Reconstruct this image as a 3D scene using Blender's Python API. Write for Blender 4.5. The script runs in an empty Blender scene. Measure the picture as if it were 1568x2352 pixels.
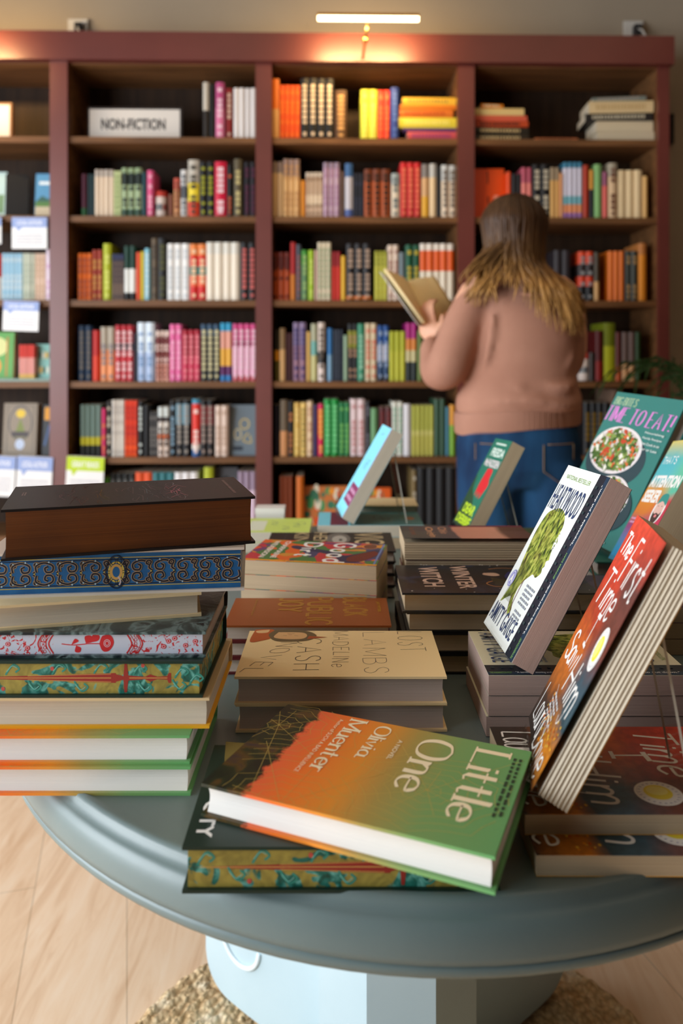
import bpy, math, random
from mathutils import Vector, Matrix
SC = bpy.context.scene
COL = SC.collection
R = random.Random(7)
PI = math.pi

# ------------------------------------------------------------------ camera
CAM_Z = 1.138            # eye height above the floor; table top at 0.76
F_PX, HOR, CX = 1780.0, 822.0, 784.0
cam_d = bpy.data.cameras.new('camera')
cam = bpy.data.objects.new('camera', cam_d); COL.objects.link(cam)
cam.location = (0, 0, CAM_Z); cam.rotation_euler = (PI/2, 0, 0)
cam_d.sensor_fit = 'HORIZONTAL'; cam_d.sensor_width = 24.0
cam_d.lens = F_PX/1568*24.0
cam_d.shift_y = (HOR-1176.0)/1568.0
cam_d.clip_start = 0.02
cam_d.dof.use_dof = True; cam_d.dof.focus_distance = 0.80; cam_d.dof.aperture_fstop = 4.3
SC.camera = cam

# ------------------------------------------------------------------ light
w = bpy.data.worlds.new('world'); SC.world = w; w.use_nodes = True
w.node_tree.nodes['Background'].inputs[0].default_value = (0.75, 0.87, 1.0, 1)
w.node_tree.nodes['Background'].inputs[1].default_value = 1.6
def area(name, loc, target, sx, sy, power, col, spread=180):
    d = bpy.data.lights.new(name, 'AREA'); d.shape = 'RECTANGLE'; d.size = sx; d.size_y = sy
    d.energy = power; d.color = col; d.spread = math.radians(spread)
    o = bpy.data.objects.new(name, d); COL.objects.link(o); o.location = loc
    o.rotation_euler = (Vector(target)-Vector(loc)).to_track_quat('-Z', 'Y').to_euler()
    return o
area('window_daylight', (-2.52, -0.05, 1.25), (0.1, 0.8, 0.6), 1.8, 1.8, 118, (0.90, 0.95, 1.0))
area('window_daylight_far', (-2.52, 2.0, 1.45), (0.4, 2.2, 1.1), 1.4, 2.0, 34, (0.88, 0.94, 1.0))
area('ceiling_glow', (0.5, 1.6, 2.92), (0.5, 1.6, 0), 2.4, 2.2, 13, (1.0, 0.72, 0.46))
SC.view_settings.view_transform = 'Standard'; SC.view_settings.look = 'None'
SC.view_settings.gamma = 1.0; SC.view_settings.use_curve_mapping = False
SC.view_settings.exposure = 0.0
SC.cycles.use_denoising = True
SC.cycles.max_bounces = 6; SC.cycles.diffuse_bounces = 3; SC.cycles.glossy_bounces = 3
SC.cycles.transmission_bounces = 5; SC.cycles.transparent_max_bounces = 12
SC.cycles.caustics_reflective = False; SC.cycles.caustics_refractive = False
SC.cycles.sample_clamp_indirect = 6

# ------------------------------------------------------------------ materials
def lin(c):
    return tuple(((v/255)/12.92 if v/255 <= .04045 else ((v/255+.055)/1.055)**2.4) for v in c)+(1,)
_M = {}
def mat(c, rough=.55, metal=0, emit=0, spec=.4, name=None):
    k = (c, rough, metal, emit, spec)
    if k in _M: return _M[k]
    m = bpy.data.materials.new(name or 'paint_%d_%d_%d' % c); m.use_nodes = True
    b = m.node_tree.nodes['Principled BSDF']
    b.inputs['Base Color'].default_value = lin(c); b.inputs['Roughness'].default_value = rough
    b.inputs['Metallic'].default_value = metal; b.inputs['Specular IOR Level'].default_value = spec
    if emit:
        b.inputs['Emission Color'].default_value = lin(c); b.inputs['Emission Strength'].default_value = emit
    _M[k] = m; return m
class NT:
    """small node-tree writer"""
    def __init__(s, name, rough=.5, spec=.4):
        s.m = bpy.data.materials.new(name); s.m.use_nodes = True; s.t = s.m.node_tree
        s.b = s.t.nodes['Principled BSDF']; s.b.inputs['Roughness'].default_value = rough
        s.b.inputs['Specular IOR Level'].default_value = spec
        s.tc = s.t.nodes.new('ShaderNodeTexCoord')
    def n(s, typ, **k):
        n = s.t.nodes.new('ShaderNode'+typ)
        for a, v in k.items():
            if a.startswith('i_'):
                key = a[2:]
                n.inputs[int(key) if key.isdigit() else key.replace('_', ' ')].default_value = v
            else: setattr(n, a, v)
        return n
    def l(s, a, b): s.t.links.new(a, b)
    def mapping(s, scale=(1, 1, 1), loc=(0, 0, 0), rot=(0, 0, 0)):
        n = s.n('Mapping'); s.l(s.tc.outputs['Object'], n.inputs[0])
        n.inputs['Location'].default_value = loc; n.inputs['Rotation'].default_value = rot; n.inputs['Scale'].default_value = scale
        return n.outputs[0]
    def noise(s, vec, scale, detail=3, dist=0, rough=.5):
        n = s.n('TexNoise'); n.inputs['Scale'].default_value = scale; n.inputs['Detail'].default_value = detail
        n.inputs['Distortion'].default_value = dist; n.inputs['Roughness'].default_value = rough
        s.l(vec, n.inputs['Vector']); return n.outputs['Fac']
    def ramp(s, fac, stops, interp='LINEAR'):
        n = s.n('ValToRGB'); n.color_ramp.interpolation = interp
        e = n.color_ramp.elements
        while len(e) < len(stops): e.new(.5)
        for i, (p, c) in enumerate(stops): e[i].position = p; e[i].color = lin(c)
        s.l(fac, n.inputs[0]); return n.outputs[0]
    def axis(s, ax, lo, hi, wob=0, wscale=20):
        v = s.n('SeparateXYZ'); s.l(s.tc.outputs['Object'], v.inputs[0])
        r = s.n('MapRange'); r.inputs[1].default_value = lo; r.inputs[2].default_value = hi
        s.l(v.outputs[ax], r.inputs[0])
        if not wob: return r.outputs[0]
        nz = s.noise(s.tc.outputs['Object'], wscale, 6, 0, .65)
        a = s.n('Math', operation='MULTIPLY_ADD'); s.l(nz, a.inputs[0]); a.inputs[1].default_value = wob
        s.l(r.outputs[0], a.inputs[2])
        b2 = s.n('Math', operation='SUBTRACT'); s.l(a.outputs[0], b2.inputs[0]); b2.inputs[1].default_value = wob*.5
        return b2.outputs[0]
    def mix(s, fac, a, b, mode='MIX'):
        n = s.n('Mix', data_type='RGBA', blend_type=mode)
        if isinstance(fac, float): n.inputs[0].default_value = fac
        else: s.l(fac, n.inputs[0])
        for i, v in ((6, a), (7, b)):
            if isinstance(v, tuple): n.inputs[i].default_value = lin(v)
            else: s.l(v, n.inputs[i])
        return n.outputs[2]
    def bump(s, h, strength=.3, dist=.001):
        n = s.n('Bump'); n.inputs['Strength'].default_value = strength; n.inputs['Distance'].default_value = dist
        s.l(h, n.inputs['Height']); s.l(n.outputs[0], s.b.inputs['Normal'])
    def color(s, c): s.l(c, s.b.inputs['Base Color']); return s.m

def pages_mat(name, c, dark=.82, freq=2600, axis=2, rough=.85, streak=.5):
    """edge of a stack of paper: fine lines stacked along the thickness"""
    t = NT(name, rough, .15)
    sc = [6, 6, 6]; sc[axis] = freq
    nz = t.noise(t.mapping(tuple(sc)), 1.0, 2)
    c2 = tuple(int(v*dark) for v in c)
    sc2 = [2, 2, 2]; sc2[axis] = freq/6
    nz2 = t.noise(t.mapping(tuple(sc2)), 1.0, 2)
    col = t.ramp(nz, [(.3, c2), (.7, c)])
    col = t.mix(t.ramp(nz2, [(.35, (0, 0, 0)), (.7, (255, 255, 255))]), tuple(int(v*(1-(1-dark)*streak)) for v in c), col)
    t.bump(nz, .35, .0006)
    return t.color(col)
P_CREAM = pages_mat('cream_pages', (226, 212, 188))
P_WHITE = pages_mat('white_pages', (238, 234, 226), .93)
P_GREY = pages_mat('greyish_pages', (206, 190, 176), .84)
P_TAN = pages_mat('tan_pages', (205, 180, 146), .8)
P_PINK = pages_mat('pinkish_pages', (205, 176, 162), .78, 2200)

# ------------------------------------------------------------------ mesh writer
class MB:
    def __init__(s): s.v = []; s.f = []; s.mi = []; s.ms = []; s.sm = []
    def m(s, mt):
        if mt not in s.ms: s.ms.append(mt)
        return s.ms.index(mt)
    def add(s, vs, fs, mt, M=None, smooth=False):
        o = len(s.v); k = s.m(mt)
        s.v += [tuple(M @ Vector(p)) for p in vs] if M is not None else [tuple(p) for p in vs]
        for f in fs: s.f.append(tuple(i+o for i in f)); s.mi.append(k); s.sm.append(smooth)
        return s
    def box(s, a, b, mt, M=None):
        (x0, y0, z0), (x1, y1, z1) = a, b
        vs = [(x0, y0, z0), (x1, y0, z0), (x1, y1, z0), (x0, y1, z0), (x0, y0, z1), (x1, y0, z1), (x1, y1, z1), (x0, y1, z1)]
        return s.add(vs, [(3, 2, 1, 0), (4, 5, 6, 7), (0, 1, 5, 4), (1, 2, 6, 5), (2, 3, 7, 6), (3, 0, 4, 7)], mt, M)
    def extr(s, prof, y0, y1, mt, M=None, smooth=False, cap=None, ny=1, warp=None):
        """profile in x,z extruded along y"""
        n = len(prof); vs = []
        for j in range(ny+1):
            y = y0+(y1-y0)*j/ny
            for p in prof:
                q = (p[0], y, p[1]); vs.append(warp(q) if warp else q)
        fs = []
        for j in range(ny):
            for i in range(n):
                k = (i+1) % n; fs.append((j*n+i, j*n+k, (j+1)*n+k, (j+1)*n+i))
        s.add(vs, fs, mt, M, smooth)
        s.add([vs[i] for i in range(n)], [tuple(range(n))], cap or mt, M)
        s.add([vs[ny*n+i] for i in range(n)], [tuple(reversed(range(n)))], cap or mt, M)
        return s
    def lathe(s, prof, mt, seg=48, M=None, sx=1, sy=1, smooth=True):
        vs = []; n = len(prof)
        for i in range(seg):
            a = 2*PI*i/seg
            for r, z in prof: vs.append((math.cos(a)*r*sx, math.sin(a)*r*sy, z))
        fs = []
        for i in range(seg):
            k = (i+1) % seg
            for j in range(n-1): fs.append((i*n+j, k*n+j, k*n+j+1, i*n+j+1))
        return s.add(vs, fs, mt, M, smooth)
    def tube(s, pts, rad, mt, seg=8, M=None, flat=1.0, cap=True):
        pts = [Vector(p) for p in pts]; n = len(pts)
        rs = rad if isinstance(rad, (list, tuple)) else [rad]*n
        vs = []; up = None
        for i, p in enumerate(pts):
            t = (pts[min(i+1, n-1)]-pts[max(i-1, 0)]).normalized()
            if up is None: up = t.orthogonal().normalized()
            up = (up-t*up.dot(t)).normalized(); b = t.cross(up)
            for k in range(seg):
                a = 2*PI*k/seg; vs.append(p+(up*math.cos(a)+b*math.sin(a)*flat)*rs[i])
        fs = [(i*seg+k, i*seg+(k+1) % seg, (i+1)*seg+(k+1) % seg, (i+1)*seg+k) for i in range(n-1) for k in range(seg)]
        if cap: fs += [tuple(reversed(range(seg))), tuple(range((n-1)*seg, n*seg))]
        return s.add(vs, fs, mt, M, True)
    def build(s, name, parent=None):
        me = bpy.data.meshes.new(name); me.from_pydata(s.v, [], s.f)
        for m in s.ms: me.materials.append(m)
        me.polygons.foreach_set('material_index', s.mi); me.polygons.foreach_set('use_smooth', s.sm)
        me.update()
        o = bpy.data.objects.new(name, me); COL.objects.link(o)
        if parent: o.parent = parent
        return o
def tag(o, label, cat, group=None, kind=None):
    o['label'] = label
    if cat: o['category'] = cat
    if group: o['group'] = group
    if kind: o['kind'] = kind
    return o
def empty(name, M=None):
    o = bpy.data.objects.new(name, None); COL.objects.link(o); o.empty_display_size = .03
    if M is not None: o.matrix_world = M
    return o
def struct(o): o['kind'] = 'structure'; return o
def copy_tree(o, parent=None):
    c = o.copy(); COL.objects.link(c)
    if parent is not None: c.parent = parent
    for ch in list(o.children): copy_tree(ch, c)
    return c

# ------------------------------------------------------------------ lettering
_T = {}
def glyph_mesh(body, bold=0.0, shear=0.0, sp=1.0):
    k = (body, bold, shear, sp)
    if k in _T: return _T[k]
    c = bpy.data.curves.new('lettering', 'FONT'); c.body = body; c.size = 1; c.offset = bold; c.shear = shear
    c.space_character = sp; c.resolution_u = 3; c.fill_mode = 'FRONT' if False else 'BOTH'; c.extrude = 0; c.align_x = 'CENTER'; c.space_line = .95
    o = bpy.data.objects.new('lettering', c); COL.objects.link(o)
    bpy.context.view_layer.update()
    me = o.evaluated_get(bpy.context.evaluated_depsgraph_get()).to_mesh()
    vs = [(v.co.x, v.co.y) for v in me.vertices]; fs = [tuple(p.vertices) for p in me.polygons]
    o.to_mesh_clear(); bpy.data.objects.remove(o); bpy.data.curves.remove(c)
    x0 = min(v[0] for v in vs); x1 = max(v[0] for v in vs); y0 = min(v[1] for v in vs); y1 = max(v[1] for v in vs)
    vs = [((x-x0)/(x1-x0), (y-y0)/(y1-y0)) for x, y in vs]
    _T[k] = (vs, fs); return _T[k]
def cr(pts, n=6):
    """Catmull-Rom through 2D points"""
    if len(pts) < 3: return pts
    P = [pts[0]]+list(pts)+[pts[-1]]; out = []
    for i in range(1, len(P)-2):
        for j in range(n):
            t = j/n; a, b, c, d = P[i-1], P[i], P[i+1], P[i+2]
            out.append(tuple(.5*((2*b[k])+(-a[k]+c[k])*t+(2*a[k]-5*b[k]+4*c[k]-d[k])*t*t+(-a[k]+3*b[k]-3*c[k]+d[k])*t**3) for k in (0, 1)))
    out.append(pts[-1]); return out
G = {'A': "0,0 .33,1 .66,0|.12,.36 .54,.36", 'B': "0,0 0,1|~0,1 .38,.98 .5,.77 .38,.57 0,.54|~0,.54 .42,.51 .58,.27 .42,.03 0,0",
'C': "~.62,.8 .45,.98 .2,.96 .04,.72 0,.5 .04,.28 .2,.04 .45,.02 .62,.2", 'D': "0,0 0,1|~0,1 .36,.97 .58,.76 .64,.5 .58,.24 .36,.03 0,0",
'E': "0,0 0,1|0,1 .5,1|0,.52 .42,.52|0,0 .52,0", 'F': "0,0 0,1|0,1 .5,1|0,.52 .42,.52", 'G': "~.62,.8 .45,.98 .2,.96 .04,.72 0,.5 .04,.28 .2,.04 .45,.02 .62,.2|.62,.2 .62,.45|.62,.45 .4,.45",
'H': "0,0 0,1|.56,0 .56,1|0,.5 .56,.5", 'I': "0,0 0,1", 'J': "~.4,1 .4,.3 .33,.06 .15,0 .02,.12", 'K': "0,0 0,1|.55,1 0,.45|.15,.58 .58,0", 'L': "0,0 0,1|0,0 .48,0",
'M': "0,0 0,1|0,1 .38,.1|.38,.1 .76,1|.76,1 .76,0", 'N': "0,0 0,1|0,1 .56,0|.56,0 .56,1", 'O': "~.34,1 .1,.88 0,.5 .1,.12 .34,0 .58,.12 .68,.5 .58,.88 .34,1",
'P': "0,0 0,1|~0,1 .42,.98 .55,.74 .42,.5 0,.46", 'R': "0,0 0,1|~0,1 .42,.98 .54,.76 .42,.54 0,.5|.25,.5 .58,0", 'S': "~.5,.82 .36,.98 .14,.97 .02,.78 .14,.58 .4,.44 .5,.24 .38,.03 .14,.02 0,.2",
'T': ".3,0 .3,1|0,1 .6,1", 'U': "~0,1 0,.25 .12,.03 .3,0 .48,.03 .58,.25 .58,1", 'V': "0,1 .3,0 .6,1", 'W': "0,1 .22,0 .42,.9 .62,0 .84,1", 'Y': "0,1 .3,.48|.6,1 .3,.48|.3,.48 .3,0",
'a': "~.4,.48 .25,.6 .08,.52 0,.3 .08,.06 .22,0 .4,.15|.4,.58 .4,.06 .48,0", 'd': "~.4,.48 .25,.6 .08,.52 0,.3 .08,.06 .22,0 .4,.15|.4,1 .4,0",
'e': "~.02,.32 .4,.34 .36,.54 .2,.6 .05,.5 0,.3 .06,.08 .22,0 .4,.12", 'h': "0,0 0,1|~0,.4 .15,.58 .3,.56 .36,.4 .36,0", 'i': "0,0 0,.6|0,.78 0,.86", 'l': "0,0 0,1",
'm': "0,0 0,.6|~0,.4 .12,.58 .24,.56 .3,.4 .3,0|~.3,.4 .42,.58 .54,.56 .6,.4 .6,0", 'n': "0,0 0,.6|~0,.4 .15,.58 .3,.56 .36,.4 .36,0", 'o': "~.2,.6 .05,.52 0,.3 .05,.08 .2,0 .35,.08 .4,.3 .35,.52 .2,.6",
'r': "0,0 0,.6|~0,.35 .12,.56 .3,.58", 's': "~.3,.5 .18,.6 .04,.52 .06,.38 .26,.26 .3,.1 .16,0 0,.08", 't': ".1,.9 .1,.1 .16,0 .28,.03|-.06,.6 .28,.6", 'u': "~0,.6 0,.15 .1,0 .24,.03 .36,.2|.36,.6 .36,0",
'v': "0,.6 .17,0 .34,.6", 'w': "0,.6 .14,0 .28,.5 .42,0 .56,.6", '!': "0,.3 0,1|0,0 0,.08", "'": "0,.8 0,1", ' ': ""}
def strokes(body, serif=False, gap=.2, slant=0, jit=0, rnd=None):
    """list of (polyline, is_serif) laid out in a 0..1 box, plus aspect"""
    out = []; x = 0
    for ch in body:
        if ch == ' ': x += .35; continue
        g = G[ch]; mx = 0; dy = (rnd.uniform(-jit, jit) if rnd else 0); rt = (rnd.uniform(-jit, jit) if rnd else 0)
        for st in g.split('|'):
            sm = st.startswith('~'); pts = [tuple(map(float, q.split(','))) for q in st.lstrip('~').split()]
            mx = max(mx, max(q[0] for q in pts))
            if sm: pts = cr(pts, 5)
            q = [(x+a+rt*b+slant*b, b+dy) for a, b in pts]
            out.append((q, 0))
            if serif and not sm and len(pts) <= 4:
                a, b = pts[0], pts[-1]
                for e, o2 in ((a, b), (b, a)):
                    if abs(e[0]-o2[0]) < .12 and (e[1] < .01 or e[1] > .99 or abs(e[1]-.6) < .01) and abs(e[1]-o2[1]) > .3:
                        w2 = .12 if e[1] < .01 or ch.isupper() else .07
                        xx = x+e[0]+slant*e[1]; out.append(([(xx-w2, e[1]+dy), (xx+(w2 if e[1] < .01 or ch.isupper() else .02), e[1]+dy)], 1))
        x += mx+gap
    xs = [p[0] for s, _ in out for p in s]; ys = [p[1] for s, _ in out for p in s]
    x0, x1 = min(xs), max(xs)
    y0, y1 = min(0, min(ys)), max(ys)
    if x1-x0 < .01: x0, x1 = x0-.5, x0+.5
    return [([((a-x0)/(x1-x0), (b-y0)/(y1-y0)) for a, b in s], f) for s, f in out]
def ribbon(poly, wd):
    """flat ribbon along a 2D polyline; wd = width or function(dx,dy,t)"""
    n = len(poly); vs = []; fs = []
    for i, p in enumerate(poly):
        a = poly[max(i-1, 0)]; b = poly[min(i+1, n-1)]
        dx, dy = b[0]-a[0], b[1]-a[1]; L = math.hypot(dx, dy) or 1; dx /= L; dy /= L
        h = (wd(dx, dy, i/(n-1)) if callable(wd) else wd)/2
        vs += [(p[0]-dy*h, p[1]+dx*h), (p[0]+dy*h, p[1]-dx*h)]
    for i in range(n-1): fs.append((2*i, 2*i+1, 2*i+3, 2*i+2))
    return vs, fs
class Face:
    """a flat face that takes print: M maps (u,v) to 3D, dims w,h"""
    def __init__(s, mb, M, w, h, eps=.00004): s.mb, s.M, s.w, s.h, s.e, s.k = mb, M, w, h, eps, 0
    def put(s, vs, fs, mt):
        s.k += 1; z = s.e+s.k*.000003
        s.mb.add([(x, y, z) for x, y in vs], fs, mt, s.M)
    def rect(s, x0, x1, y0, y1, mt): s.put([(x0*s.w, y0*s.h), (x1*s.w, y0*s.h), (x1*s.w, y1*s.h), (x0*s.w, y1*s.h)], [(0, 1, 2, 3)], mt)
    def poly(s, pts, mt, smooth=False):
        if smooth: pts = cr(list(pts)+[pts[0]], 5)[:-1]
        s.put([(x*s.w, y*s.h) for x, y in pts], [tuple(range(len(pts)))], mt)
    def disc(s, cx, cy, rx, ry, mt, n=28): s.poly([(cx+rx*math.cos(2*PI*i/n), cy+ry*math.sin(2*PI*i/n)) for i in range(n)], mt)
    def ring(s, cx, cy, rx, ry, wd, mt, n=32): s.line([(cx+rx*math.cos(2*PI*i/n), cy+ry*math.sin(2*PI*i/n)) for i in range(n+1)], wd, mt)
    def text(s, body, x0, x1, y0, y1, mt, bold=0, shear=0, sp=1, rot=0):
        vs, fs = glyph_mesh(body, bold, shear, sp)
        if rot == 1: vs = [(1-v, u) for u, v in vs]      # reads upward
        if rot == -1: vs = [(v, 1-u) for u, v in vs]     # reads downward
        s.put([((x0+(x1-x0)*u)*s.w, (y0+(y1-y0)*v)*s.h) for u, v in vs], fs, mt)
    def line(s, pts, wd, mt, smooth=False):
        if smooth: pts = cr(pts, 6)
        vs, fs = ribbon([(x*s.w, y*s.h) for x, y in pts], wd); s.put(vs, fs, mt)
    def pen(s, body, x0, x1, y0, y1, mt, thin=.0008, thick=None, serif=False, slant=0, jit=0, gap=.2, warp=None):
        rnd = random.Random(len(body)*7+ord(body[0]))
        for st, sf in strokes(body, serif, gap, slant, jit, rnd):
            P = [(x0+(x1-x0)*u, y0+(y1-y0)*v) for u, v in st]
            if warp: P = [warp(p) for p in P]
            P = [(a*s.w, b*s.h) for a, b in P]
            if thick and not sf: wd = lambda dx, dy, t: thin+(thick-thin)*abs(dy)**1.6
            else: wd = thin
            vs, fs = ribbon(P, wd); s.put(vs, fs, mt)
    def smallprint(s, x0, x1, y0, y1, rows, mt, seed=1):
        """runs of lettering too small to read: rows of short dashes"""
        r2 = random.Random(seed); V = []; Fc = []
        for i in range(rows):
            yb = y1-(y1-y0)*(i+.8)/rows; ht = (y1-y0)/rows*.5; x = x0
            while x < x1-.02:
                wd = min(r2.uniform(.02, .06), x1-x); o = len(V)
                V += [(x*s.w, yb*s.h), ((x+wd)*s.w, yb*s.h), ((x+wd)*s.w, (yb+ht)*s.h), (x*s.w, (yb+ht)*s.h)]; Fc.append((o, o+1, o+2, o+3)); x += wd+.015
        if V: s.put(V, Fc, mt)

# ------------------------------------------------------------------ book builder (table books)
# local frame: x from spine (0) to fore-edge (W), y from foot (0) to head (L), z from back (0) to front cover (T)
FLAT = Matrix(((0, 1, 0), (-1, 0, 0), (0, 0, 1)))        # lying: head to the right, fore-edge to the viewer
def book(label, W, L, T, cover, pages, hard=True, back=None, front=None, fore=None, name='book', lift=0, waves=False, spine=None, head=None, bulge=0, group=None):
    root = empty(name); tag(root, label, 'book', group)
    t = .0024 if hard else .0005; ins = .0035 if hard else .0; r = min(T*.5, .006 if hard else .0008)
    back = back or cover
    def arc(rx, x0, za, zb, n=5):
        return [(x0-rx*math.sin(PI*i/n), za+(zb-za)*i/n) for i in range(n+1)]
    mb = MB()
    W2 = W
    nb = 6 if lift else 1
    top = []
    for i in range(nb+1):
        x = W2+(r-W2)*i/nb; u = max(0, (x/W2-.35)/.65); top.append((x, T+lift*u))
    bot = [(x, z-t) for x, z in reversed(top)]
    mb.extr(top+bot, 0, L, cover)                              # front board
    mb.extr([(W, t), (r, t), (r, 0), (W, 0)], 0, L, back)      # back board
    so = arc(r*.75 if hard else .0004, r, T, 0); si = arc(max(r*.75-t*.5, .0001), r, t, T-t)
    mb.extr(so+[(r, 0)]+[(r, t)]+si[1:-1]+[(r, T-t)], 0, L, spine or cover)  # spine
    if front: front(Face(mb, Matrix.Translation((0, 0, T)), W, L)) if not lift else front(Face(_Lift(mb, W2, lift), Matrix.Translation((0, 0, T)), W, L))
    mb.build('cover', root)
    pb = MB(); n = 8; pr = []
    conc = .0035 if hard and not fore else 0.0
    z0, z1 = t, T-t
    xe = W-ins
    for i in range(n+1):
        u = i/n; pr.append((xe-conc*math.sin(PI*u), z0+(z1-z0)*u))
    if waves:
        pr = []; nn = 64
        for i in range(nn+1):
            u = i/nn; zz = z0+(z1+bulge-z0)*u
            pr.append((xe+.0007*math.sin(u*nn*.72+.6*math.sin(i*.5))-.002*u, zz))
    prof = [(r, z0)]+pr+[(r, z1)]
    pb.extr(prof, ins, L-ins, pages, cap=head or pages)
    if fore:
        Mf = Matrix(((0, 0, 1, xe-conc*.0), (1, 0, 0, ins), (0, 1, 0, z0), (0, 0, 0, 1)))
        fore(Face(pb, Mf, L-2*ins, z1-z0, .0001))
    pb.build('page_block', root)
    return root
class _Lift:
    def __init__(s, mb, W, lift): s.mb, s.W, s.l = mb, W, lift
    def add(s, vs, fs, mt, M=None, smooth=False):
        out = []
        for p in vs:
            q = M @ Vector(p); u = max(0, (q.x/s.W-.35)/.65); out.append((q.x, q.y, q.z+s.l*u+.00004))
        s.mb.add(out, fs, mt)
def lay(o, x, y, ztop_drop, T, yaw=0, W=None):
    """x,y = world position of the near-left corner of the lying book, drop of its top below the eye"""
    W = W
    a = math.radians(yaw)
    M = Matrix.Rotation(a, 4, 'Z') @ FLAT.to_4x4()
    # near-left corner is local (W,0)
    o.matrix_world = Matrix.Translation((x, y, CAM_Z-ztop_drop-T)) @ M @ Matrix.Translation((-W, 0, 0))
    return o
def px(x, y, drop):
    """point of a plane `drop` below the eye seen at pixel x,y"""
    d = F_PX*drop/(y-HOR); return ((x-CX)*d/F_PX, d)

# ================================================================== THE ROOM
DW, MS = 3.30, 0.021          # bookcase front plane: depth = DW + MS * X
def shelf_xy(pxl, ly=0.0):
    u = (pxl-CX)/F_PX; X = (DW+ly)*u/(1-MS*u); return X, DW+ly+MS*X
def shelf_z(pxl, y, ly=0.0): return CAM_Z+(HOR-y)*shelf_xy(pxl, ly)[1]/F_PX
ANG = math.atan(MS)
def shelf_M(pxl, z, ly=0.0):
    X, Y = shelf_xy(pxl, ly); return Matrix.Translation((X, Y, z)) @ Matrix.Rotation(ANG, 4, 'Z')

def wood_floor():
    t = NT('light_oak_floor', .42, .35)
    br = t.n('TexBrick'); br.offset = .37; br.squash = 1
    mp = t.mapping((1, 1, 1), rot=(0, 0, PI/2-.27)); t.l(mp, br.inputs['Vector'])
    br.inputs['Scale'].default_value = 1; br.inputs['Brick Width'].default_value = 1.3; br.inputs['Row Height'].default_value = .19
    br.inputs['Mortar Size'].default_value = .0012; br.inputs['Mortar Smooth'].default_value = .2
    br.inputs['Color1'].default_value = lin((236, 206, 176)); br.inputs['Color2'].default_value = lin((224, 190, 156)); br.inputs['Mortar'].default_value = lin((130, 96, 66))
    g = t.noise(t.mapping((14, 1.6, 1), rot=(0, 0, -.27)), 2.2, 6, 1.2, .6)
    grain = t.ramp(g, [(.28, (206, 166, 128)), (.5, (236, 208, 176)), (.72, (246, 228, 204))])
    c = t.mix(.6, br.outputs[0], grain)
    c = t.mix(.15, c, br.outputs[0], 'MULTIPLY')
    t.bump(g, .08, .001)
    return t.color(c)
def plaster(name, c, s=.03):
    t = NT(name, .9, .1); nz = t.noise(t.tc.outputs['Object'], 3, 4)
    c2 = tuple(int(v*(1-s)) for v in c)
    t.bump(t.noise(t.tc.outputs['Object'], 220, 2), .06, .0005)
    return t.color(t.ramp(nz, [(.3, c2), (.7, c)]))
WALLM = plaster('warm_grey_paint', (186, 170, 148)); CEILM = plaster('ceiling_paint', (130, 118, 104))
struct(MB().box((-2.7, -2.4, -.1), (2.9, 4.1, 0), wood_floor()).build('floor'))
struct(MB().box((-2.7, -2.4, 3.0), (2.9, 4.1, 3.1), CEILM).build('ceiling'))  # unseen ceiling, colour lowered to cut bounced light
WB = DW+.34
m = MB(); m.box((-2.9, WB, 0), (3.1, WB+.1, 3.0), WALLM, Matrix.Rotation(ANG, 4, 'Z')); struct(m.build('wall_back'))
DIM = plaster('dark_fill_cut_paint', (74, 64, 56))  # dark tone for the unseen walls, chosen to cut bounced fill light
struct(MB().box((2.55, -2.4, 0), (2.7, 4.1, 3.0), DIM).build('wall_right'))
struct(MB().box((-2.7, -2.5, 0), (2.9, -2.4, 3.0), DIM).build('wall_front'))
m = MB()   # left wall with two tall shop windows
m.box((-2.75, -2.4, 0), (-2.6, 4.1, .30), WALLM); m.box((-2.75, -2.4, 2.55), (-2.6, 4.1, 3.0), WALLM)
m.box((-2.75, -2.4, .30), (-2.6, -1.55, 2.55), WALLM); m.box((-2.75, .85, .30), (-2.6, 1.25, 2.55), WALLM); m.box((-2.75, 2.75, .30), (-2.6, 4.1, 2.55), WALLM)
struct(m.build('wall_left'))
FR = mat((60, 56, 52), .5)
for nm, ya, yb in (('window_1', -1.55, .85), ('window_2', 1.25, 2.75)):
    wf = MB(); ym = (ya+yb)/2
    for a, b in (((-2.70, ya, .30), (-2.64, yb, .35)), ((-2.70, ya, 2.50), (-2.64, yb, 2.55)), ((-2.70, ya, .35), (-2.64, ya+.05, 2.50)), ((-2.70, yb-.05, .35), (-2.64, yb, 2.50)), ((-2.70, ym-.025, .35), (-2.64, ym+.025, 2.50))):
        wf.box(a, b, FR)
    struct(wf.build(nm))
struct(MB().box((-2.6, -2.38, 0), (-2.585, 3.5, .1), mat((225, 220, 212), .5)).build('baseboard_left'))

# ------------------------------------------------------------------ bookcase
def shelf_wood():
    t = NT('brown_shelf_wood', .5, .3)
    g = t.noise(t.mapping((1.5, 22, 22)), 1.6, 5, .8)
    return t.color(t.ramp(g, [(.3, (88, 58, 34)), (.7, (132, 90, 54))]))
def back_wood():
    t = NT('dark_back_board', .6, .2)
    g = t.noise(t.mapping((30, 20, 1.2)), 1.2, 5, .8)
    return t.color(t.ramp(g, [(.3, (40, 27, 18)), (.7, (62, 43, 28))]))
def oxblood():
    t = NT('oxblood_paint', .42, .7)
    nz = t.noise(t.tc.outputs['Object'], 4, 4)
    return t.color(t.ramp(nz, [(.3, (100, 44, 37)), (.7, (110, 50, 42))]))
SW, BW, OX = shelf_wood(), back_wood(), oxblood()
case = empty('bookcase', Matrix.Translation((0, DW, 0)) @ Matrix.Rotation(ANG, 4, 'Z'))
tag(case, 'tall oxblood painted wall bookcase with brown shelves behind the blue table', 'bookcase')
cs = 1/math.cos(ANG)
def lx(p): return shelf_xy(p)[0]*cs
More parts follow.
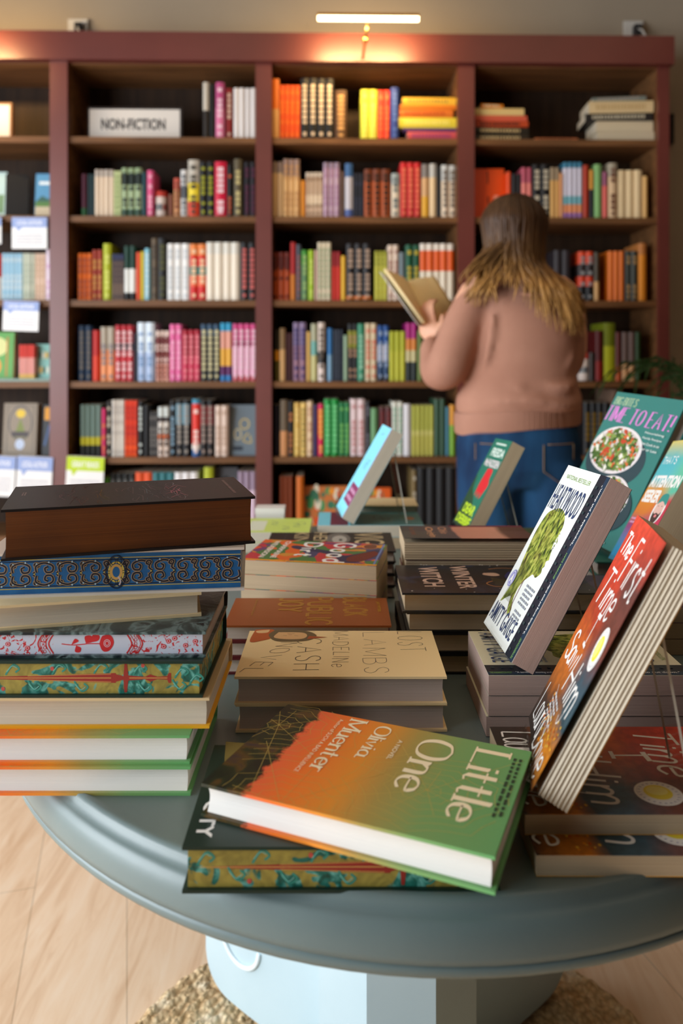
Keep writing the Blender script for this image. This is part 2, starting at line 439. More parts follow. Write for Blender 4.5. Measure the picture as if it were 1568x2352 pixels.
ZTOP = CAM_Z+(HOR-86)*DW/F_PX; ZOPEN = CAM_Z+(HOR-150)*DW/F_PX
ROWY = [318, 498, 690, 876, 1049, 1228]
SH = [CAM_Z+(HOR-y)*DW/F_PX for y in ROWY]
x0c, x1c = lx(-340), lx(1530)
mb = MB(); mb.box((x0c, .29, 0), (x1c, .305, ZTOP), BW); mb.build('back_panel', case)
posts = [(-330, -294), (118, 158), (588, 624), (1050, 1087), (1508, 1530)]
for a, b in posts:
    mb = MB(); mb.box((lx(a), -.002, 0), (lx(b), .29, ZOPEN), SW); mb.box((lx(a)-.0005, -.02, 0), (lx(b)+.0005, -.001, ZOPEN), OX)
    if b == 1530: mb.box((lx(b), -.02, 0), (lx(b)+.004, .305, ZOPEN), OX)
    mb.build('post', case)
mb = MB(); mb.box((x0c-.01, -.045, ZOPEN), (lx(1538), .305, ZTOP), OX); mb.box((x0c, 0, ZOPEN-.004), (x1c-.03, .29, ZOPEN), SW); mb.build('cornice', case)
bays = [(-294, 118), (158, 588), (624, 1050), (1087, 1508)]
for a, b in bays:
    for z in SH: MB().box((lx(a), -.004, z-.026), (lx(b), .29, z), SW).build('shelf', case)
mb = MB(); mb.box((x0c, -.012, 0), (x1c, .02, .10), OX); mb.build('plinth', case)

# wall sockets above the bookcase
def socket(pxl, y, lab):
    M = shelf_M(pxl, shelf_z(pxl, y, .33), .33)
    r = empty('wall_socket', M); tag(r, lab, 'wall socket')
    W1 = mat((232, 226, 216), .4)
    m1 = MB(); m1.box((-.045, -.012, -.04), (.045, 0, .04), W1); m1.build('plate', r)
    m2 = MB(); m2.box((-.005, -.045, -.03), (.028, -.012, .012), mat((40, 40, 44), .4)); m2.tube([(.01, -.045, -.01), (.02, -.07, -.03), (.04, -.07, -.07)], .005, mat((225, 220, 210), .4)); m2.build('plug', r)
socket(180, 66, 'white wall socket with a dark plug above the left end of the bookcase')
socket(1452, 70, 'white wall socket with a cord above the right end of the bookcase')
r = MB().box((-.01, -.02, -.07), (.012, 0, .07), mat((40, 34, 28), .5)).build('wall_switch'); r.matrix_world = shelf_M(1538, shelf_z(1538, 298, .33), .33)
tag(r, 'small dark wall switch beside the upper right corner of the bookcase', 'switch')

# picture lights on the cornice
BRASS = mat((190, 150, 84), .3, 1.0)
def picture_light(X, lab):
    Y = DW-.26+MS*X; z = CAM_Z+(HOR-40)*Y/F_PX
    r = empty('picture_light', Matrix.Translation((X, Y, z)) @ Matrix.Rotation(ANG, 4, 'Z')); tag(r, lab, 'lamp', 'picture lights over the bookcase')
    h = MB(); h.extr([(-.014, .012), (.014, .012), (.016, .004), (.012, .0), (-.012, .0), (-.016, .004)], -.2, .2, BRASS, Matrix.Rotation(-PI/2, 4, 'Z')); h.build('lamp_housing', r)
    g = MB(); g.tube([(-.198, -.002, -.004), (.198, -.002, -.004)], .0115, mat((255, 226, 176), .3, 0, 9.0), 12); g.build('light_tube', r)
    a = MB(); a.tube([(0, .01, -.004), (-.008, .08, -.055), (-.01, .22, -.075)], .006, BRASS, 8)
    a.lathe([(0, -.012), (.012, -.008), (.012, .008), (0, .012)], BRASS, 12, Matrix.Translation((-.008, .08, -.055))); a.build('arm', r)
    l = area('picture_lamp', (X, Y+.03, z-.03), (X, Y+.27, z-.075), .38, .02, 3.8, (1.0, .66, .28), 140)
    return r
picture_light(.105, 'brass picture light glowing above the third bay of the bookcase')
picture_light(-1.60, 'brass picture light over the first bay of the bookcase')

# ================================================================== BOOKS ON THE SHELVES
ORD = ['top', 'second', 'third', 'fourth', 'fifth', 'bottom']
BAY = ['first', 'second', 'third', 'fourth']
PG = mat((214, 200, 176), .9, 0, 0, .1)
def shelf_book_mesh(w_, h, d, bands, mark=None, seed=0):
    """upright book, spine to -y; bands = [(fraction from top, colour)...]"""
    mb = MB(); fr = [0.0]
    tot = sum(b[0] for b in bands); z = h
    rc = min(w_*.5, .012)*.55
    for f_, c in bands:
        z2 = z-h*f_/tot; mt = mat(c, .5)
        n = 6; pr = [(-w_/2+w_*i/n, -rc*math.sin(PI*i/n)) for i in range(n+1)]
        prof = pr+[(w_/2, d), (-w_/2, d)]
        vs = [(p[0], p[1], z2) for p in prof]+[(p[0], p[1], z) for p in prof]; N = len(prof)
        mb.add(vs, [(i, (i+1) % N, N+(i+1) % N, N+i) for i in range(N)], mt)
        if f_ == bands[0][0] and z == h:
            mb.add([(p[0], p[1], h) for p in prof], [tuple(range(N))], mt)
            mb.add([(-w_/2+.002, .004, h+.0003), (w_/2-.002, .004, h+.0003), (w_/2-.002, d-.002, h+.0003), (-w_/2+.002, d-.002, h+.0003)], [(0, 1, 2, 3)], PG)
        z = z2
    mb.add([(p[0], p[1], 0) for p in prof], [tuple(reversed(range(N)))], mt)
    if mark:   # lettering too far away to read
        r2 = random.Random(seed); mt = mat(mark, .5); z = h*.9; ww = w_*.26
        while z > h*.2:
            lh = r2.uniform(.012, .02)*1.0
            if r2.random() < .8: mb.add([(-ww, -rc-.0006, z-lh), (ww, -rc-.0006, z-lh), (ww, -rc-.0006, z), (-ww, -rc-.0006, z)], [(0, 1, 2, 3)], mt)
            z -= lh+.006
        mb.add([(-ww*.8, -rc-.0006, h*.06), (ww*.8, -rc-.0006, h*.06), (ww*.8, -rc-.0006, h*.12), (-ww*.8, -rc-.0006, h*.12)], [(0, 1, 2, 3)], mt)
    return mb
LY = .022
def run(bay, row, xa, xb, yt, n, desc, bands, mark=None, lean=0, d=None):
    if isinstance(bands, tuple): bands = [(1, bands)]
    xs = shelf_xy(xa, LY)[0]*cs; xe = shelf_xy(xb, LY)[0]*cs; w_ = (xe-xs)/n
    z = SH[row]; h = shelf_z((xa+xb)/2, yt, LY)-z; d = d or min(.19, h*.66)
    lab = '%s, %s shelf of the %s bay' % (desc, ORD[row], BAY[bay])
    ms = []
    for i in range(n):
        p = xa+(xb-xa)*(i+.5)/n
        M = shelf_M(p, z+.0003, LY+(R.uniform(0, .006) if n > 1 else 0))
        if lean: M = M @ Matrix.Rotation(math.radians(lean), 4, 'Y')
        ms.append(M)
    vis = (xb-xa)/n*(ROWY[row]-yt)*(.35 if row == 5 else 1)
    RUNS.append((vis, n, ms, shelf_book_mesh(w_-.0014, h, d, bands, mark, int(xa)), lab, desc+', '+ORD[row]+' shelf, '+BAY[bay]+' bay' if n > 1 else 'single books on the bookcase shelves'))
RUNS = []
SINGLES = 196
def place_runs():
    """the books that show largest stand as single things; the narrowest rest are one mass"""
    left = SINGLES; rest = MB()
    for vis, n, ms, mb, lab, grp in sorted(RUNS, key=lambda r: -r[0]):
        if left >= n:
            left -= n; first = mb.build('book'); first.matrix_world = ms[0]; tag(first, lab, 'book', grp)
            for M in ms[1:]:
                o = first.copy(); COL.objects.link(o); o.matrix_world = M
        else:
            left = min(left, 0) if left < 2 else left
            for M in ms:
                o_ = len(rest.v); rest.v += [tuple(M @ Vector(p)) for p in mb.v]
                for f, k in zip(mb.f, mb.mi): rest.f.append(tuple(i+o_ for i in f)); rest.mi.append(rest.m(mb.ms[k])); rest.sm.append(False)
    tag(rest.build('shelf_books'), 'narrow upright books filling the gaps along all the bookcase shelves', 'books', None, 'stuff')
# bay 2 -------------------------------------------------------------
K = (18, 18, 20); 
B = [
# bay,row,xa,xb,ytop,n,desc,bands,mark
(1,0,466,480,190,1,'black and cream spined book',[(.5,(205,196,180)),(.5,(40,34,30))],None),
(1,0,481,493,194,1,'thin black book beside a pink one',K,None),
(1,0,495,515,190,1,'tall pink book',[(.45,(190,78,130)),(.55,(224,120,160))],(240,200,214)),
(1,0,519,534,204,1,'slim dark red book',(130,18,22),(200,170,150)),
(1,0,536,589,203,4,'plain white book in a row of four',(232,226,222),None),
(1,1,187,200,400,1,'dark maroon and green book',[(.8,(70,20,40)),(.2,(30,80,40))],None),
(1,1,201,217,400,2,'dark teal book',(28,52,56),None),
(1,1,218,262,390,4,'beige book',[(.15,(180,168,156)),(.85,(226,204,178))],None),
(1,1,262,279,393,2,'pale green book',(196,206,150),(160,176,120)),
(1,1,279,326,386,3,'sage book with black ornament',[(.12,(140,160,120)),(.22,(24,34,30)),(.5,(158,176,136)),(.16,(60,90,70))],(30,44,36)),
(1,1,326,337,396,1,'narrow dark teal book',(26,64,72),None),
(1,1,338,353,392,1,'bright pink book',(220,84,132),(240,170,190)),
(1,1,387,398,447,1,'small brown book',(120,66,44),None),
(1,1,399,414,410,1,'tan and orange book',[(.3,(190,80,60)),(.7,(200,140,90))],(120,60,40)),
(1,1,415,431,391,1,'white and grey book',[(.35,(215,212,208)),(.25,(70,74,80)),(.4,(210,208,204))],(90,94,100)),
(1,1,432,457,368,1,'tall grey book with yellow and red blocks',[(.4,(190,182,168)),(.33,(236,210,50)),(.27,(224,64,30))],(60,54,40)),
(1,1,458,492,372,2,'black book with yellow lettering',K,(150,150,30)),
(1,1,493,520,372,1,'thick crimson book with white lettering',(206,14,58),(236,200,206)),
(1,1,521,534,380,1,'black book with orange lettering',K,(180,84,50)),
(1,1,537,556,366,1,'black book with cream flecks',(90,80,56),(190,176,120)),
(1,1,560,588,373,2,'black book with maroon lettering',(20,14,20),(80,30,56)),
(1,2,179,212,582,3,'orange book',(214,100,16),(150,60,10)),
(1,2,212,236,574,2,'rust red book',(150,52,34),(190,130,50)),
(1,2,237,256,560,1,'tall lime book',(168,176,30),(200,204,90)),
(1,2,258,285,584,3,'slate and bronze book',[(.15,(50,56,90)),(.85,(112,92,80))],(60,50,60)),
(1,2,285,312,565,2,'dark green book with a white panel',[(.42,(24,60,48)),(.44,(228,228,222)),(.14,K)],None),
(1,2,313,323,580,1,'thin red orange book',(220,80,44),None),
(1,2,323,332,578,1,'thin yellow book',(206,184,56),None),
(1,2,332,345,571,1,'pale blue book',(130,192,210),(200,224,230)),
(1,2,348,362,548,1,'tall brown grey book',(100,84,64),(60,50,40)),
(1,2,362,383,548,1,'black book with olive lettering',K,(70,70,24)),
(1,2,384,436,560,3,'glossy white book',(236,234,230),(200,204,206)),
(1,2,436,474,561,2,'orange and red patchwork book',[(.2,(230,130,60)),(.2,(214,40,24)),(.15,(60,120,110)),(.2,(232,100,60)),(.25,(206,30,26))],(240,200,160)),
(1,2,474,550,557,4,'tall cream white book',[(.2,(222,218,206)),(.8,(238,226,206))],None),
(1,2,552,588,558,2,'black book with coral lettering',K,(196,96,90)),
(1,3,180,212,748,2,'dark navy book',(14,40,66),(90,80,70)),
(1,3,213,230,759,1,'scarlet book',[(.5,(176,24,14)),(.5,(206,52,20))],None),
(1,3,231,264,751,2,'grey and peach book',[(.42,(170,158,140)),(.58,(228,146,96))],(130,120,120)),
(1,3,265,306,747,3,'red book with a navy band',[(.32,(178,36,48)),(.14,(60,34,50)),(.54,(196,50,60))],(230,190,190)),
(1,3,307,315,765,1,'narrow dark grey book',(40,36,48),None),
(1,3,316,355,741,2,'white and ice blue book',[(.5,(214,226,236)),(.5,(168,186,216))],(120,150,190)),
(1,3,358,390,760,3,'checked pink and brown book',[(.14,(220,196,184)),(.12,(120,50,50)),(.14,(228,200,190)),(.12,(130,60,50)),(.14,(228,196,186)),(.34,(220,160,140))],(110,40,40)),
(1,3,390,418,745,2,'tall pink book with pale lettering',(228,104,160),(244,170,200)),
(1,3,419,460,758,3,'crimson book',[(.5,(168,28,48)),(.5,(206,60,90))],(230,130,140)),
(1,3,461,505,745,3,'navy book with cream lettering',[(.2,(40,70,96)),(.8,(28,36,40))],(206,196,150)),
(1,3,506,533,742,2,'sunset coloured book',[(.14,(40,150,190)),(.3,(224,160,140)),(.3,(226,170,60)),(.16,(90,30,90)),(.1,(40,120,180))],None),
(1,3,534,589,744,4,'magenta and white book',[(.28,(206,70,130)),(.12,(170,50,100)),(.5,(236,180,204)),(.1,(200,90,100))],(236,200,214)),
(1,4,185,233,930,4,'grey green book with a yellow foot',[(.62,(100,120,110)),(.16,(176,166,30)),(.22,(24,28,20))],None),
(1,4,234,243,938,1,'hot pink book',(206,40,100),(230,120,60)),
(1,4,245,256,922,1,'black book with cream lettering next to a pink one',(40,34,30),(190,176,156)),
(1,4,257,286,919,3,'ivory book',(214,206,194),(186,178,170)),
(1,4,287,316,920,3,'orange red book',[(.65,(222,58,24)),(.35,(236,84,20))],(180,30,10)),
(1,4,317,329,922,1,'black and white lettered book',K,(190,196,190)),
(1,4,330,343,930,1,'plain black book',K,None),
(1,4,344,362,946,2,'charcoal book',(60,58,58),(120,116,112)),
(1,4,363,389,935,2,'white book with orange pattern',[(.2,(206,212,208)),(.1,(60,50,50)),(.25,(214,206,196)),(.1,(226,120,70)),(.35,(216,196,182))],(60,50,50)),
(1,4,390,403,920,1,'black book with blue grey title',K,(120,150,170)),
(1,4,404,436,918,2,'black book with pale blue top',[(.08,K),(.35,(120,160,176)),(.57,(26,26,30))],(150,140,130)),
(1,4,441,459,917,1,'red book with blue and white bands',[(.08,(60,140,170)),(.7,(220,52,40)),(.1,(230,220,210)),(.12,(30,90,150))],(236,210,200)),
(1,4,460,490,919,2,'black book with a red title',[(.1,K),(.35,(130,34,40)),(.55,(28,24,26))],(150,130,120)),
(1,4,494,524,932,2,'blush beige book',(220,196,180),(190,160,140)),
(1,5,237,251,1097,1,'green book behind the stack',(80,150,50),None),
(1,5,252,310,1087,4,'black grey book',(30,32,32),(90,90,88)),
(1,5,311,349,1085,2,'orange hardback',(220,84,40),None),
(1,5,350,400,1085,3,'teal hardback',(48,110,116),(120,160,160)),
(1,5,401,455,1085,3,'white hardback',(226,222,222),None),
(1,5,468,489,1073,1,'olive lime book',(170,180,40),None),
(1,5,546,589,1083,3,'white and mauve book',[(.3,(150,130,150)),(.7,(214,190,206))],None),
# bay 3
(2,0,622,641,182,1,'tall orange and cream book',[(.5,(236,120,24)),(.5,(232,176,110))],None),
(2,0,642,689,196,4,'bright orange book',(236,84,12),(250,120,30)),
(2,0,690,766,181,4,'black book with cream ornament',K,(214,190,160)),
(2,0,769,796,208,1,'gold and brown mottled book',(84,54,26),(200,150,90)),
(2,0,828,866,206,2,'chartreuse book',(212,214,64),(230,220,100)),
(2,0,867,895,208,2,'vermilion book',(230,62,40),(246,110,60)),
(2,0,897,915,202,1,'cobalt blue book',(40,64,140),(80,110,180)),
(2,1,624,649,372,2,'tan book with a grey head',[(.2,(150,130,120)),(.8,(224,188,140))],None),
(2,1,650,688,366,3,'pale tan book with a mauve head',[(.28,(160,132,120)),(.72,(232,186,124))],(200,150,100)),
(2,1,691,701,415,1,'small orange book',(226,140,30),None),
(2,1,702,741,396,4,'cream book with dark bars',[(.1,(206,190,170)),(.4,(200,170,140)),(.25,(232,208,176)),(.25,(212,180,150))],(150,120,96)),
(2,1,742,780,374,3,'lilac book',[(.1,(150,130,150)),(.9,(196,164,180))],(170,130,160)),
(2,1,782,791,394,1,'narrow brown book',(96,70,56),None),
(2,1,792,810,376,1,'blue and white book',[(.25,(60,100,150)),(.6,(200,196,204)),(.15,(80,100,160))],None),
(2,1,811,835,398,3,'near black book with blue lettering',(28,28,38),(56,60,80)),
(2,1,836,896,389,3,'chestnut and black book',[(.25,(110,50,20)),(.75,(180,84,30))],(50,28,20)),
(2,1,898,918,399,1,'off white and grey book',[(.25,(160,170,170)),(.75,(222,208,184))],(110,120,120)),
(2,1,919,966,374,3,'red book',(204,34,36),(236,120,90)),
(2,1,968,985,378,1,'grey book with a yellow lower half',[(.25,(130,124,120)),(.35,(214,170,120)),(.4,(226,170,50))],None),
(2,1,986,1002,377,1,'tall pale book',[(.25,(190,190,186)),(.75,(232,204,160))],None),
(2,1,1003,1012,384,1,'thin black book',K,None),
(2,1,1013,1047,380,2,'white book with a grey head',[(.3,(196,200,200)),(.7,(232,212,186))],(120,110,100)),
(2,2,626,666,580,3,'brown red book',[(.33,(110,36,20)),(.67,(176,72,24))],(70,20,16)),
(2,2,667,679,557,1,'tall red and gold book',[(.55,(176,36,34)),(.45,(206,120,30))],None),
(2,2,680,691,562,1,'slate blue book',(74,80,92),(150,100,100)),
(2,2,692,707,575,1,'green book with pale lettering',[(.3,(60,140,40)),(.7,(90,130,84))],(150,180,110)),
(2,2,708,721,575,1,'vivid lime book',(160,196,30),(206,220,110)),
(2,2,722,728,575,1,'very thin pink book',(220,180,166),None),
(2,2,729,760,557,3,'cream book with sage lettering',(220,206,176),(160,176,140)),
(2,2,762,782,578,2,'scarlet red book',[(.3,(150,20,26)),(.7,(206,44,26))],None),
(2,2,783,794,588,1,'golden yellow book',(226,176,40),None),
(2,2,795,853,560,3,'black book with beige lettering and orange foot',[(.92,(26,22,24)),(.05,(220,120,30)),(.03,K)],(176,150,130)),
(2,2,860,889,577,3,'yellow green book',[(.3,(160,160,40)),(.7,(196,190,60))],(206,206,90)),
(2,2,890,915,563,2,'pinkish white book',(226,204,184),(170,120,110)),
(2,2,916,930,580,1,'blue grey book',(110,124,130),None),
(2,2,931,963,563,2,'forest green book with yellow ornament',(24,90,62),(196,176,60)),
(2,2,964,1042,560,5,'white book with an orange block',[(.12,(232,222,208)),(.36,(228,96,30)),(.52,(232,220,198))],None),
(2,3,630,641,758,1,'dark book with a yellow band',[(.4,(40,34,20)),(.2,(214,140,20)),(.4,(90,80,20))],None),
(2,3,642,655,754,1,'sand coloured book',[(.4,(150,120,80)),(.6,(226,180,120))],None),
(2,3,656,672,765,2,'dark wine red book',(66,20,22),None),
(2,3,673,703,741,2,'lavender and navy book',[(.4,(136,116,150)),(.6,(150,110,130))],(60,56,110)),
(2,3,704,713,762,1,'yellow tan book',(214,170,90),None),
(2,3,714,729,744,1,'sage and white book',[(.3,(170,170,140)),(.25,(110,170,160)),(.45,(196,190,130))],None),
(2,3,730,746,741,1,'white book with black middle',[(.5,(222,204,190)),(.2,(50,46,46)),(.3,(232,214,206))],(90,80,70)),
(2,3,752,763,754,1,'sky blue book',[(.5,(40,110,170)),(.5,(120,160,190))],None),
(2,3,764,788,757,3,'ink blue book',(36,44,60),(60,66,80)),
(2,3,789,798,770,1,'small sage book',(150,176,146),None),
(2,3,799,820,744,2,'black book with an olive title',[(.12,K),(.3,(140,140,30)),(.58,(26,24,26))],(190,150,120)),
(2,3,821,837,744,1,'emerald green book',(56,140,106),(150,200,170)),
(2,3,838,865,743,2,'cream and rose book',(216,196,160),(220,120,100)),
(2,3,866,893,748,2,'blue book with white clouds',[(.35,(30,80,150)),(.3,(206,206,220)),(.25,(40,70,110)),(.1,(40,40,50))],(150,170,200)),
(2,3,894,931,761,3,'acid yellow book',[(.4,(176,180,36)),(.6,(190,190,50))],None),
(2,3,932,957,742,2,'magenta, tan and black book',[(.27,(170,24,120)),(.2,(214,130,50)),(.2,(200,190,140)),(.33,(24,34,30))],None),
(2,3,958,970,760,1,'olive green book by the reader elbow',(100,120,50),None),
(2,3,971,1046,770,5,'dark moss book behind the reader arm',(50,56,30),None),
(2,4,628,641,930,1,'dark navy book at the left end',(18,18,34),None),
(2,4,643,660,919,1,'taupe book with a peach foot',[(.55,(120,104,84)),(.45,(226,160,106))],None),
(2,4,661,674,922,1,'black book with bronze lettering',(30,26,26),(190,120,70)),
(2,4,675,689,925,1,'straw yellow book',(220,180,90),(240,210,130)),
(2,4,690,704,925,1,'pale yellow book',(232,196,110),(150,130,70)),
(2,4,705,718,922,1,'ivory book with a rose title',(236,206,166),(200,150,120)),
(2,4,719,729,930,1,'violet book',(60,40,90),None),
(2,4,730,743,928,1,'magenta and orange book',[(.1,(220,30,90)),(.5,(236,110,50)),(.4,(220,24,80))],(250,180,90)),
(2,4,744,777,917,2,'bright green book',(20,150,60),(120,210,140)),
(2,4,778,803,924,2,'grass green book',(26,120,64),(120,190,100)),
(2,4,804,838,917,2,'white pink book',(230,206,206),(206,150,150)),
(2,4,839,850,922,1,'black book with white lettering',(34,30,34),(110,110,120)),
(2,4,851,867,938,1,'mint green book',(110,160,110),None),
(2,4,870,899,935,2,'dark red brown book',(84,34,34),(120,50,50)),
(2,4,900,925,923,2,'white and sage book',(222,222,208),(150,190,166)),
(2,4,926,943,928,1,'plain white paperback',(224,222,226),None),
(2,4,945,996,931,5,'yellow olive book',[(.5,(178,180,70)),(.1,(206,200,110)),(.4,(190,184,80))],None),
(2,4,997,1022,917,2,'dark sage green book',(50,84,60),None),
(2,4,1023,1031,935,1,'blue teal book',(70,130,150),None),
(2,4,1032,1046,930,1,'yellow and green book',[(.4,(220,150,40)),(.6,(120,170,50))],None),
(2,5,642,672,1094,3,'brown orange hardback',(130,56,18),None),
(2,5,680,697,1094,1,'amber orange hardback',(204,104,28),None),
(2,5,945,957,1080,1,'mottled yellow book',(120,100,60),(190,180,160)),
(2,5,958,1047,1075,4,'black hardback with a white dot',K,None),
# bay 4
(3,1,1163,1173,395,1,'orange red book beside the facing out book',(226,76,24),None),
(3,1,1175,1196,400,2,'black charcoal book',(24,20,22),None),
(3,1,1197,1221,385,2,'salmon pink book',[(.3,(180,80,100)),(.7,(228,130,120))],None),
(3,1,1222,1262,378,2,'black book with cream lettering over the reader',K,(196,186,164)),
(3,1,1263,1284,385,2,'golden tan book',[(.25,(160,140,110)),(.75,(220,170,96))],None),
(3,1,1285,1292,398,1,'thin peach book',(224,160,110),None),
(3,1,1293,1337,373,4,'white book with rainbow stripe',[(.1,(50,120,150)),(.5,(210,206,220)),(.15,(110,170,180)),(.15,(220,140,90)),(.1,(150,100,160))],None),
(3,1,1338,1352,380,1,'brick red book',(170,50,22),None),
(3,1,1353,1363,391,1,'black and amber book',[(.4,(214,150,50)),(.6,K)],None),
(3,1,1364,1381,378,1,'leaf green book',(130,180,110),None),
(3,1,1383,1395,395,1,'coral and mauve book',[(.3,(150,80,110)),(.7,(222,100,90))],None),
(3,1,1396,1417,375,1,'tall cream and grey book',[(.25,(170,160,140)),(.75,(222,190,150))],(120,80,60)),
(3,1,1418,1474,391,3,'wide ivory book',(232,206,160),None),
(3,1,1475,1487,405,1,'small honey coloured book',(226,180,110),None),
(3,2,1272,1310,575,2,'dark grey book right of the reader',(44,38,42),None),
(3,2,1328,1362,578,2,'black book with orange bars',[(.25,(214,70,30)),(.25,(50,40,40)),(.2,(206,60,24)),(.3,K)],(150,150,150)),
(3,2,1364,1376,580,1,'brown and tan book',[(.6,(70,60,44)),(.4,(206,160,100))],None),
(3,2,1396,1433,577,3,'pumpkin orange book',(220,110,20),None),
(3,2,1434,1463,577,2,'grey book with tan lettering',(60,66,60),(176,140,90)),
(3,2,1466,1484,559,1,'tall amber book',[(.2,(190,120,60)),(.8,(226,140,36))],None),
(3,3,1353,1365,810,1,'small charcoal book',(50,40,34),None),
(3,3,1367,1385,760,1,'dark crimson book',[(.6,(80,14,14)),(.4,(130,20,14))],None),
(3,3,1386,1412,742,1,'tall lime green book',[(.4,(110,120,20)),(.6,(170,174,30))],None),
(3,3,1413,1426,763,1,'maroon and orange book',[(.7,(90,26,12)),(.3,(190,80,20))],None),
(3,3,1427,1458,763,2,'grey mauve book with a peach foot',[(.65,(110,90,84)),(.35,(220,170,120))],None),
(3,3,1459,1471,763,1,'dark green book at the right end',(30,60,16),None),
(3,4,1340,1400,925,4,'black book with gold marks',K,(130,100,30)),
(3,4,1402,1430,895,1,'brown book behind the cookbook',(120,96,80),None),
# bay 1
(0,2,-10,4,584,1,'red and white paperback',[(.5,(200,60,50)),(.5,(225,215,205))],None),
(0,2,5,52,582,5,'pale blue paperback',[(1,(160,200,220))],(214,228,232)),
(0,2,53,80,582,3,'pale sage paperback',(206,210,190),(180,190,170)),
(0,2,81,105,582,3,'pale peach paperback',(230,200,176),(214,180,150)),
(0,2,106,118,573,1,'tall lilac white paperback',(232,214,226),(210,170,200)),
(0,3,44,80,792,4,'red and blush picture book',[(.35,(214,70,60)),(.45,(228,160,150)),(.2,(230,190,110))],None),
]
for b in B:
    if b[3] > 0: run(*b[:8], mark=b[8])
place_runs()

def on_shelf(name, label, cat, pxl, row, ly, group=None):
    r = empty(name, shelf_M(pxl, SH[row]+.0003, ly)); tag(r, label, cat, group); return r
def placed(mb, name, label, cat, pxl, z, ly, group=None, rot=0):
    o = mb.build(name); o.matrix_world = shelf_M(pxl, z, ly) @ Matrix.Rotation(math.radians(rot), 4, 'Z'); tag(o, label, cat, group); return o
def hw(xa, xb, ly): return (shelf_xy(xb, ly)[0]-shelf_xy(xa, ly)[0])*cs
# books lying flat in piles on the top shelves
def pile(items, row, lab, back=.0):
    z = SH[row]+.0003; 
    for (xa, xb, th, cols, desc, mark, skew) in items:
        ly = .03; w_ = hw(xa, xb, ly); mb = MB(); d = .15
        c = cols; mt = mat(c, .5)
        n = 5; rc = .004
        pr = [(0-rc*math.sin(PI*i/n), th*i/n) for i in range(n+1)]
        prof = pr+[(d, th), (d, 0)]
        Mx = Matrix(((0, 1, 0, -w_/2), (1, 0, 0, 0), (0, 0, 1, 0), (0, 0, 0, 1)))
        mb.extr(prof, 0, w_, mt, Mx)
        for s_ in (-1, 1):
            x_ = s_*(w_/2+.0004); mb.add([(x_, .004, .003), (x_, d-.004, .003), (x_, d-.004, th-.003), (x_, .004, th-.003)], [(0, 1, 2, 3)], PG)
        if mark:
            r2 = random.Random(xa); x = -w_*.4
            while x < w_*.35:
                q = r2.uniform(.006, .014); mb.box((x, -rc-.0006, th*.28), (x+q, -rc, th*.72), mat(mark, .5)); x += q+.005
        placed(mb, 'book', '%s %s' % (desc, lab), 'book', (xa+xb)/2, z, ly, 'books lying flat on the top shelves', skew)
        z += th+.0005
H = DW/F_PX
pile([(935,1050,.040,(196,80,90),'pink and coral book lying at the bottom of the pile',(150,60,110),0),
      (925,1048,.015,(84,54,110),'thin purple book lying in the pile',None,0),
      (915,1050,.044,(214,200,60),'thick yellow green book lying in the pile',(230,220,110),0),
      (917,1040,.033,(206,110,36),'burnt orange book lying in the pile',(180,80,20),0),
      (918,1047,.020,(214,120,30),'thin orange book lying near the top of the pile',None,0),
      (924,1047,.032,(226,180,56),'yellow book lying on top of the pile',(170,140,60),0)], 0, 'third bay')
pile([(1090,1214,.030,(44,36,24),'dark book with cream lettering lying at the bottom',(190,166,120),0),
      (1090,1214,.030,(40,34,24),'dark book with cream lettering lying second from the bottom',(196,170,120),2),
      (1092,1212,.026,(190,70,30),'black and orange book lying in the middle of the pile',(30,24,22),-2),
      (1090,1210,.024,(214,96,70),'coral red book lying in the pile',None,1),
      (1090,1203,.030,(226,196,130),'cream book lying near the top of the pile',None,0),
      (1104,1156,.018,(220,130,30),'small orange book lying on top of the pile',(240,220,180),6)], 0, 'left in the fourth bay')
pile([(1228,1326,.016,(190,110,70),'thin brown and peach book lying by itself',(90,50,40),0)], 0, 'in the fourth bay')
pile([(1372,1500,.046,(206,192,164),'thick cream book lying at the bottom of the pile',None,-3),
      (1370,1498,.044,(214,198,166),'thick cream book lying second in the pile',None,-2),
      (1346,1496,.034,(36,32,30),'black book with pale lettering lying in the pile',(196,186,160),-5),
      (1354,1498,.052,(220,194,146),'broad cream book lying near the top of the pile',(200,170,120),-4),
      (1362,1480,.018,(120,128,120),'thin grey green book lying on top of the pile',(160,150,140),-8)], 0, 'right in the fourth bay')
# books standing face out
def face_out(xa, xb, yt, row, desc, c, deco, bay, th=.03, ly=.05, spine_c=None, rot=0):
    w_ = hw(xa, xb, ly); p = (xa+xb)/2; h = shelf_z(p, yt, ly)-SH[row]
    r = on_shelf('book', '%s facing out, %s shelf of the %s bay' % (desc, ORD[row], BAY[bay]), 'book', p, row, ly, 'books facing out')
    r.matrix_world = r.matrix_world @ Matrix.Rotation(math.radians(rot), 4, 'Z') @ Matrix.Rotation(math.radians(-6), 4, 'X')
    mt = mat(c, .45); mb = MB()
    Mf = Matrix(((1, 0, 0, -w_/2), (0, 0, -1, 0), (0, 1, 0, 0), (0, 0, 0, 1)))
    mb.box((-w_/2, 0, 0), (w_/2, .002, h), mt); mb.box((-w_/2, th, 0), (w_/2, th+.002, h), mt); mb.box((-w_/2-.002, 0, 0), (-w_/2, th+.002, h), mat(spine_c, .5) if spine_c else mt)
    if deco: deco(Face(mb, Mf, w_, h))
    mb.build('cover', r)
    MB().box((-w_/2, .002, .003), (w_/2-.003, th, h-.003), PG).build('page_block', r)
def d_ring(f):
    f.ring(.55, .62, .17, .1, .006, mat((200, 180, 120), .5)); f.ring(.3, .42, .12, .1, .005, mat((210, 196, 150), .5)); f.line([(.7, .45), (.5, .3), (.8, .25), (.75, .4)], .005, mat((200, 176, 100), .5), True); f.rect(.1, .5, .1, .18, mat((40, 50, 64), .5))
